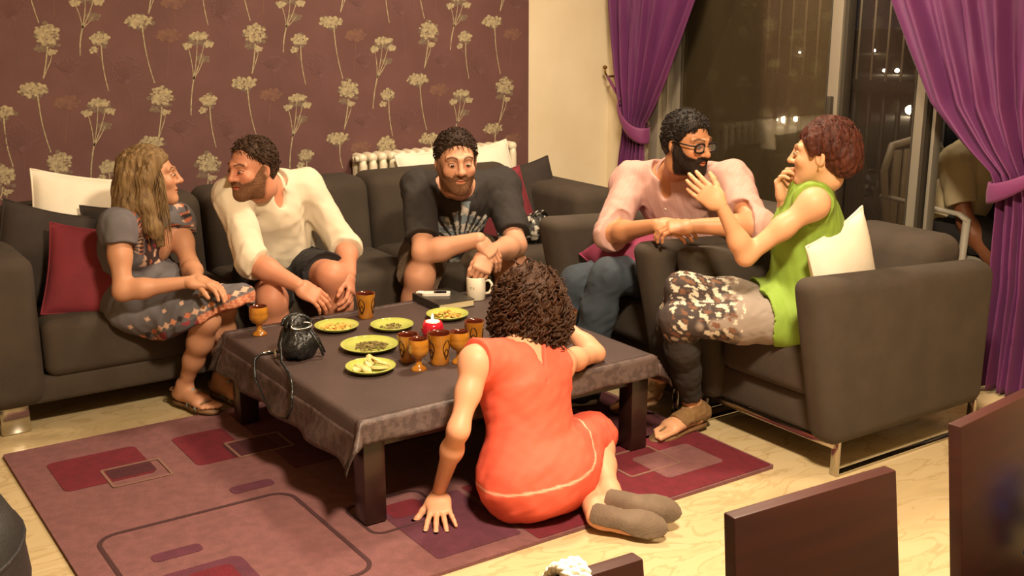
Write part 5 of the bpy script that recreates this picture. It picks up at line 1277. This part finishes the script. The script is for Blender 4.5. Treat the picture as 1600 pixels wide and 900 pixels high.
# ================================================================ on the table
TT = TZ+.0052
mat('amber', '#b87a24', .18, '#8a5214', 14, 3, coat=.6, spec=.6)
mat('amber_in', '#5e2210', .15, '#4a180b', 10, coat=.6)
mat('motif', '#2a1408', .3, coat=.4)
mat('plate_green', '#b6bc62', .2, '#a9b356', 8, coat=.5)
mat('chips', '#dcb862', .7, '#c09040', 30, 4, lo=.4, hi=.6)
mat('crumbs', '#8a7a48', .8, '#6a5a34', 50, 4, lo=.4, hi=.6)
mat('fruit_pale', '#e0cf95', .5, '#d2bb78', 30)
mat('herb', '#4c6a22', .6)
mat('red_glass', '#c01830', .12, '#a01024', 8, coat=.5, sss=.2)
mat('wax', '#efe6d0', .5, sss=.2)
mat('flame', '#ffd98a', .5, emit=22.)
mat('porcelain', '#e8e0cc', .2, coat=.4)
mat('book_cover', '#2a2622', .4, '#35302a', 8, coat=.2)
mat('paper', '#ddcfa8', .8, '#c8b88e', 90, 2, stretch=(.05, .05, 8))
mat('phone_white', '#e4dfd4', .25, coat=.4)
mat('screen_black', '#0c0c0e', .12, coat=.6)
mat('bag_black', '#17191a', .38, '#101213', 12, 4, bump=.5, bscale=90, coat=.15)
mat('silver', '#c4c0b8', .2, metal=1.)
mat('bag_print', '#16130f', .5, '#b8b2a6', 34, 3, lo=.52, hi=.6, bump=.3, bscale=60)
mat('plastic_white', '#b8b0a0', .5)

def motif(par, prof_r, h0, h1, n, m='motif'):
    """dark looping line motif painted in relief round a cup"""
    mb = MB()
    for k in range(n):
        a0 = 2*PI*k/n
        for q in (-1, 1):
            pts = []
            for t in np.linspace(0, 1, 14):
                a = a0+q*(.42*math.sin(PI*t)*(1-.5*t)+.05); z = h1-(h1-h0)*t; r = prof_r(z)+.0006; pts.append((r*math.cos(a), r*math.sin(a), z))
            mb.tube(pts, .0016, 5)
            pts = []
            for t in np.linspace(0, 1, 10):
                a = a0+q*(.22*math.sin(PI*t)); z = h0+(h1-h0)*(.12+.42*t); r = prof_r(z)+.0006; pts.append((r*math.cos(a), r*math.sin(a), z))
            mb.tube(pts, .0014, 5)
    o = mb.build('painted_motif', m, par, world=False); o['kind'] = 'stuff'; return o
def tumbler(label, x, y, sc=1., rz=0.):
    t = thing('ceramic_tumbler', label, 'cup', (x, y, TT), rz, 'amber ceramic cups on the table')
    out = [(0, .0), (.026, .0), (.0285, .003), (.0275, .012), (.0285, .02), (.031, .05), (.0355, .088), (.0362, .093)]; inn = [(.0335, .0935), (.0320, .085), (.0285, .05), (.026, .018), (0, .014)]
    MB().lathe([(a*sc, b*sc) for a, b in out], n=28).build('cup_wall', 'amber', t, world=False)
    MB().lathe([(a*sc, b*sc) for a, b in [(.0362, .093)]+inn], n=28).build('inner_glaze', 'amber_in', t, world=False)
    motif(t, lambda z: sc*np.interp(z/sc, [0, .02, .05, .088], [.0285, .0285, .031, .0355]), .02*sc, .078*sc, 4); return t
def goblet(label, x, y, sc=1., rz=0.):
    t = thing('ceramic_goblet', label, 'goblet', (x, y, TT), rz, 'amber ceramic cups on the table')
    foot_ = [(0, 0), (.026, 0), (.0265, .004), (.02, .010), (.011, .018), (.009, .03), (.012, .04)]
    bowl = [(.012, .04), (.024, .047), (.0325, .06), (.0345, .074), (.0335, .079), (.0345, .081), (.033, .095), (.031, .104)]; inn = [(.031, .104), (.029, .104), (.030, .09), (.031, .072), (.026, .056), (0, .050)]
    MB().lathe([(a*sc, b*sc) for a, b in foot_], n=28).build('foot', 'amber', t, world=False)
    MB().lathe([(a*sc, b*sc) for a, b in bowl], n=28).build('bowl', 'amber', t, world=False)
    MB().lathe([(a*sc, b*sc) for a, b in inn], n=28).build('inner_glaze', 'amber_in', t, world=False); return t
goblet('amber ceramic goblet standing alone at the left end of the table', 1.425, 3.69)
tumbler('amber patterned ceramic tumbler at the far edge between the plates and the knees', 1.838, 3.675, 1.02, .6)
tumbler('amber tumbler touching the large green plate, behind the front goblet', 1.712, 3.125, 1.0, .3)
goblet('amber ceramic goblet standing in front of the cluster of cups', 1.697, 3.030)
tumbler('wide amber tumbler in front of the red candle holder', 1.785, 3.048, 1.12, .2)
goblet('amber goblet half hidden by the coral shoulder', 1.845, 3.02, 1.02)
tumbler('dark amber tumbler beside the curly hair, behind the coral shoulder', 1.985, 3.15, .95, .9)
tumbler('amber tumbler at the right edge of the table past the curly hair', 2.335, 3.085, .95, .1)

def plate(label, x, y, d):
    t = thing('green_plate', label, 'plate', (x, y, TT), 0, 'green plates on the table'); r = d/2
    MB().lathe([(0, .0), (r*.55, .0), (r*.6, .003), (r*.82, .008), (r*.99, .017), (r, .019), (r*.985, .020), (r*.80, .0115), (r*.6, .0065), (r*.5, .006), (0, .006)], n=40).build('dish', 'plate_green', t, world=False)
    MB().tube([(r*.99*math.cos(a), r*.99*math.sin(a), .0192) for a in np.linspace(0, 2*PI, 49)[:-1]], .0018, 6, closed=True).build('rim', 'plate_green', t, world=False)
    return t
def heap(name, label, cat, m, x, y, r, h, n, seed, sz, mode='chip'):
    R = np.random.RandomState(seed); mb = MB()
    for i in range(n):
        a = R.uniform(0, 6.28); q = r*math.sqrt(R.random()); z = .0075+h*(1-q/r)*R.random()+.002; ax = R.normal(size=3)*(.35, .35, 1); M = np.array(Matrix.Rotation(R.uniform(0, 6.28), 3, 'Z')@Matrix.Rotation(R.normal()*.5, 3, 'X'))
        if mode == 'chip':
            k = 6; V = np.array([(sz*math.cos(b)*R.uniform(.8, 1.1), sz*math.sin(b)*R.uniform(.6, .9), .12*sz*math.cos(2*b)) for b in np.linspace(0, 2*PI, k+1)[:-1]])@M.T+np.array((x+q*math.cos(a), y+q*math.sin(a), TT+z)); mb.poly(V, (0, 0, .0012))
        else:
            c_ = np.array((x+q*math.cos(a), y+q*math.sin(a), TT+z)); mb.box(c_, (sz*R.uniform(.6, 1.6), sz*R.uniform(.5, 1), sz*R.uniform(.4, .8)), R=M)
    o = mb.build(name, m, base=(x, y, TT+.006), smooth=False); tag(o, label, cat, kind='stuff'); return o
plate('green plate of yellow chips beside the black handbag', 1.678, 3.592, .158); heap('chips', 'yellow chips and crumbs on the plate beside the handbag', 'chips', 'chips', 1.678, 3.592, .05, .008, 46, 1, .011)
plate('green plate with a few leftovers at the middle of the table', 1.848, 3.49, .155); heap('leftovers', 'grey green leftovers on the middle plate', 'food', 'crumbs', 1.848, 3.49, .04, .005, 40, 2, .006, 'bit')
plate('largest green plate, with brown seeds, left of the cups', 1.668, 3.318, .195); heap('seeds', 'heap of brown seeds and shells on the largest green plate', 'seeds', 'crumbs', 1.675, 3.315, .055, .014, 120, 3, .007, 'bit')
plate('small green plate of pale fruit slices nearest the camera', 1.563, 3.105, .16)
R_ = random.Random(4)
for i, (dx, dy, rz, tilt, z) in enumerate(((-.035, -.005, .3, .1, .009), (-.012, -.022, 1.2, .15, .009), (-.018, .016, 2.2, .25, .012), (.010, .004, .7, .4, .014), (.022, -.016, 2.6, .2, .010), (.030, .012, 1.8, .8, .018), (.018, .026, 1.0, .9, .019), (.042, .0, 2.1, .5, .014))):
    pts = [(.030*math.cos(a), .028*math.sin(a), 0) for a in np.linspace(0, PI, 10)]; M = np.array(Matrix.Rotation(rz, 3, 'Z')@Matrix.Rotation(tilt, 3, 'X')); mb = MB().poly(np.array(pts)@M.T, M@np.array((0, 0, .008)))
    o = mb.build('fruit_slice', 'fruit_pale', base=(0, 0, 0), smooth=False); o.location = (1.563+dx, 3.105+dy, TT+z); tag(o, 'pale half-moon fruit slice on the small green plate', 'fruit', 'fruit slices on the small green plate')
plate('green plate of chips and herbs in front of the book', 2.087, 3.50, .157); heap('chips', 'pile of pale chips on the plate in front of the book', 'chips', 'chips', 2.087, 3.50, .05, .016, 50, 6, .012); heap('herb_sprig', 'green herb sprig on the plate in front of the book', 'herbs', 'herb', 2.125, 3.49, .012, .004, 8, 7, .007)

t = thing('candle_holder', 'red glass candle holder behind the cups', 'candle holder', (1.914, 3.312, TT))
MB().lathe([(0, 0), (.026, 0), (.034, .008), (.0405, .028), (.038, .046), (.031, .060), (.029, .0605), (.034, .046), (.036, .028), (.03, .010), (0, .008)], n=32).build('holder', 'red_glass', t, world=False)
t = thing('candle', 'burning white candle inside the red glass holder', 'candle', (1.914, 3.312, TT+.009))
MB().lathe([(0, 0), (.024, 0), (.026, .02), (.0255, .052), (.02, .0535), (.008, .0505), (0, .050)], n=24).build('wax_body', 'wax', t, world=False)
MB().tube([(0, 0, .049), (.001, 0, .060)], .0008, 5).build('wick', 'motif', t, world=False)
MB().lathe([(0, .056), (.0035, .060), (.0042, .065), (.0025, .073), (0, .080)], n=10).build('flame', 'flame', t, world=False)

bk = thing('book', 'thick dark hardcover book at the far corner of the table', 'book', (2.183, 3.69, TT), -.02)
MB().box((0, 0, .002), (.16, .21, .003), .0006, 1).build('back_cover', 'book_cover', bk, world=False, smooth=False)
MB().box((0, 0, .0295), (.16, .21, .003), .0006, 1).build('front_cover', 'book_cover', bk, world=False, smooth=False)
MB().box((.002, 0, .0158), (.150, .202, .0244)).build('pages', 'paper', bk, world=False, smooth=False)
MB().box((-.0795, 0, .0158), (.004, .21, .0305), .001, 1).build('spine', 'book_cover', bk, world=False, smooth=False)
ph = thing('phone', 'white mobile phone lying on the dark book', 'phone', (2.165, 3.715, TT+.031), -.55)
MB().poly([(x, y, .001) for x, y in rrect(0, 0, .112, .046, .016)], (0, 0, .010)).build('phone_body', 'phone_white', ph, world=False, smooth=False)
MB().poly([(x, y, .011) for x, y in rrect(.016, 0, .050, .034, .004)], (0, 0, .0008)).build('phone_screen', 'screen_black', ph, world=False, smooth=False)
MB().tube([(-.05, .01, .007), (-.068, .012, .009), (-.078, .006, .008)], [.008, .006, .004], 8).build('phone_clip', 'phone_white', ph, world=False)
mg = thing('mug', 'white porcelain mug at the far edge of the table beside the book', 'mug', (2.325, 3.675, TT), -.55)
MB().lathe([(0, 0), (.034, 0), (.037, .003), (.038, .045), (.038, .090), (.0365, .092), (.0345, .090), (.034, .008), (0, .006)], n=32).build('mug_wall', 'porcelain', mg, world=False)
MB().tube([(.037, 0, .074), (.052, 0, .076), (.062, 0, .062), (.062, 0, .042), (.052, 0, .026), (.037, 0, .022)], .0055, 8).build('handle', 'porcelain', mg, world=False)
mb = MB(); [mb.tube([(.0386*math.cos(a), .0386*math.sin(a), z) for a in np.linspace(-2.2+q, -2.05+q, 4)], .0012, 5) for q in (0, .3) for z in (.05, .055)]; o = mb.build('small_print', 'crumbs', mg, world=False); o['kind'] = 'stuff'

# ---- black handbag with its strap hanging over the table edge
hb = thing('handbag', 'small black leather handbag with its strap trailing over the table edge', 'handbag', (1.43, 3.365, TT))
c = np.array((1.43, 3.365, TT)); F = Field(c+np.array((-.12, -.11, -.01)), c+np.array((.12, .11, .16)), .0035)
F.ell(c+np.array((0, 0, .045)), (.072, .058, .05), k=0); F.cone(c+np.array((0, 0, .06)), c+np.array((-.004, .004, .115)), .055, .030, .03); F.ell(c+np.array((.0, .0, .125)), (.045, .022, .018), k=.02)
F.plane(c, (0, 0, -1)); F.wrinkle(lambda P: .006*noise3(P*np.array((75, 75, 28)), 3)+.0025*noise3(P*np.array((160, 160, 70)), 4)); V, Q = F.mesh(); obj('bag_body', V, Q, 'bag_black', hb)
for q, r in ((-1, .055), (1, .05)): MB().tube([c+np.array((.045*math.cos(a), q*.018+.01*math.sin(a), .112+r*.62*math.sin(a))) for a in np.linspace(0, PI, 14)], .0055, 7).build('handle', 'bag_black', hb)
MB().tube([c+np.array((.0, -.035+.0*a, .118))+np.array((.036*math.cos(a), .012*math.sin(a), .008*math.sin(a))) for a in np.linspace(0, 2*PI, 18)[:-1]], .003, 6, closed=True).build('frame_clasp', 'silver', hb)
for q, (dx, dy) in enumerate(((.05, -.045), (.066, -.02))): MB().tube([c+np.array((dx*.6, dy*.6, .10)), c+np.array((dx, dy, .06)), c+np.array((dx*1.25, dy*1.3, .012))], [.006, .006, .008], 7, flat=.5).build('tassel', 'bag_black', hb)
sp_ = [c+np.array((-.045, .0, .11)), c+np.array((-.075, -.03, .07)), c+np.array((-.09, -.07, .02)), (1.330, 3.21, TT+.004), (1.312, 3.15, TT-.02), (1.298, 3.13, .27), (1.292, 3.16, .225), (1.292, 3.24, .205), (1.292, 3.33, .23), (1.296, 3.42, .285), (1.312, 3.455, TT-.01), (1.335, 3.46, TT+.004), (1.365, 3.452, TT+.004), (1.385, 3.42, TT+.012), c+np.array((-.045, .03, .08))]
MB().tube(sp_, .0048, 7, flat=.45).build('shoulder_strap', 'bag_black', hb)
MB().box((1.355, 3.455, TT+.008), (.03, .010, .008), .002, 2).build('strap_buckle', 'silver', hb); MB().box((1.36, 3.39, TT+.02), (.012, .012, .026), .003, 2).build('metal_tag', 'silver', hb)

# ---- print bag squeezed beside the man in black on the sofa
c = np.array((2.99, 4.20, .408)); F = Field(c+np.array((-.12, -.12, -.01)), c+np.array((.12, .12, .17)), .005)
F.ell(c+np.array((0, 0, .06)), (.085, .06, .065), k=0); F.cone(c+np.array((.0, 0, .08)), c+np.array((.02, .0, .12)), .05, .03, .03); F.plane(c, (0, 0, -1)); F.wrinkle(lambda P: .006*noise3(P*55, 7)); V, Q = F.mesh()
pb = thing('printed_bag', 'black and white printed bag on the sofa beside the man in black', 'bag', tuple(c)); obj('bag_body', V, Q, 'bag_print', pb); MB().tube([c+np.array((.05*math.cos(a), -.03, .10+.05*math.sin(a))) for a in np.linspace(0, PI, 12)], .006, 7).build('bag_handle', 'bag_print', pb)

# ---- white cord looped over a dining chair, blue cloth on another
rp = thing('white_cord', 'white twisted cord looped over the dining chair at the bottom edge', 'cord', (.775, 1.02, .80))
for q in range(3):
    for s_ in (0, PI):
        pts = []
        for a in np.linspace(0, 2*PI, 49)[:-1]:
            tw = 9*a+s_; R1 = .030+.004*math.cos(tw); pts.append((.775+(q-1)*.013+.004*math.sin(tw)+.006*math.sin(a), 1.02+R1*math.cos(a)*.85, .785+R1*math.sin(a)))
        MB().tube(pts, .0045, 6, closed=True).build('cord_strand', 'rope_white', rp)
bc = thing('blue_cloth', 'bright blue cloth hanging on the dining chair at the right edge', 'cloth', (1.87, 1.03, .53))
P = np.zeros((24, 12, 3))
for i in range(24):
    for j in range(12):
        u = i/23; v = j/11; P[i, j] = (1.798+.14*u+.004*math.sin(9*v), 1.015-.012*math.sin(14*u)+.02*u, .66-.125*v-.01*math.sin(7*u))
V, Q = thick(P, .004); obj('cloth_fold', V, Q, 'blue_cloth', bc)

# ---- somebody on a plastic chair out on the balcony, mostly behind the curtain
J = dict(pel=np.array((4.66, 3.17, .47)), neck=np.array((4.70, 3.07, .86)), head=np.array((4.72, 2.99, 1.01)), shR=np.array((4.53, 3.10, .78)), shL=np.array((4.86, 3.10, .78)), elR=np.array((4.50, 2.99, .53)), wrR=np.array((4.53, 2.86, .36)), elL=np.array((4.90, 2.97, .56)), wrL=np.array((4.86, 2.80, .48)), hipR=np.array((4.58, 3.15, .46)), hipL=np.array((4.76, 3.15, .46)), kneeR=np.array((4.56, 2.80, .47)), kneeL=np.array((4.78, 2.78, .47)), ankR=np.array((4.55, 2.78, .09)), ankL=np.array((4.79, 2.76, .09)))
hv, hq, hc, Fh = head(J, .87, (.1, -.97, -.2), (0, 0, 1), '#8a5638'); M, cc, hs = HEADC[id(J)]
F = Field(*bounds(J, .15), .007); torso(F, J, .92)
for sd in 'RL': arm(F, J, sd, .92); leg(F, J, sd, .92); an = J['ank'+sd]*np.array((1, 1, 0)); foot(F, an+np.array((0, .04, .02)), an+np.array((0, -.17, .02)), .9, an=J['ank'+sd])
bv, bq = F.mesh(); tn = lin('#8a5638'); hr_ = hand(J['wrR'], (.1, -.4, -.9), (.8, 0, 0), 'R', .9); hl_ = hand(J['wrL'], (-.1, -.9, -.3), (0, 0, -1), 'L', .9)
t = finish('person', 'person in a pale shirt sitting out on the balcony, mostly behind the curtain', J, [(bv, bq, tn), (hv, hq, hc), (*hr_, tn), (*hl_, tn)]); face_parts(t, J, hs, M)
hair_obj('hair', cap_hair(hs, .012), M, cc, hs, 'hair_black', t)
F = Field(*bounds(J, .17, ('pel', 'neck', 'shR', 'shL', 'elR', 'elL')), .007); torso(F, J, .92, .016, 1.1)
for sd in 'RL': sleeve(F, J, sd, .7, .92, .018)
F.plane((0, 0, .42), (0, 0, -1)); F.wrinkle(wr(.005, 30, 30, 20, 5)); garment('shirt', F, 'garment', t, '#c9ba94')
F = Field(*bounds(J, .14, ('pel', 'hipR', 'hipL', 'kneeR', 'kneeL', 'ankR', 'ankL')), .007)
for sd in 'RL': leg(F, J, sd, .92, .012)
F.plane((0, 0, .10), (0, 0, -1)); garment('trousers', F, 'garment', t, '#2a2826')
pc = thing('plastic_chair', 'white plastic armchair out on the balcony behind the glass', 'chair', (4.67, 3.15, -.01))
MB().box((4.67, 3.12, .355), (.46, .44, .03), .012, 3).build('seat', 'plastic_white', pc)
for i in range(5): MB().box((4.52+i*.075, 3.40, .60), (.05, .018, .42), .006, 2).build('back_slat', 'plastic_white', pc)
MB().tube([(4.44, 3.36, .38), (4.43, 3.40, .72), (4.50, 3.42, .83), (4.67, 3.42, .85), (4.84, 3.42, .83), (4.91, 3.40, .72), (4.90, 3.36, .38)], .018, 8).build('back_frame', 'plastic_white', pc)
for x in (4.43, 4.91):
    MB().tube([(x, 3.40, .60), (x, 3.2, .585), (x, 2.98, .575), (x, 2.93, .55)], .02, 8, flat=.6).build('armrest', 'plastic_white', pc)
    MB().tube([(x, 2.94, .56), (x, 2.95, .3), (x, 2.91, -.01)], .018, 8).build('leg', 'plastic_white', pc); MB().tube([(x, 3.37, .38), (x, 3.41, -.01)], .018, 8).build('leg', 'plastic_white', pc)
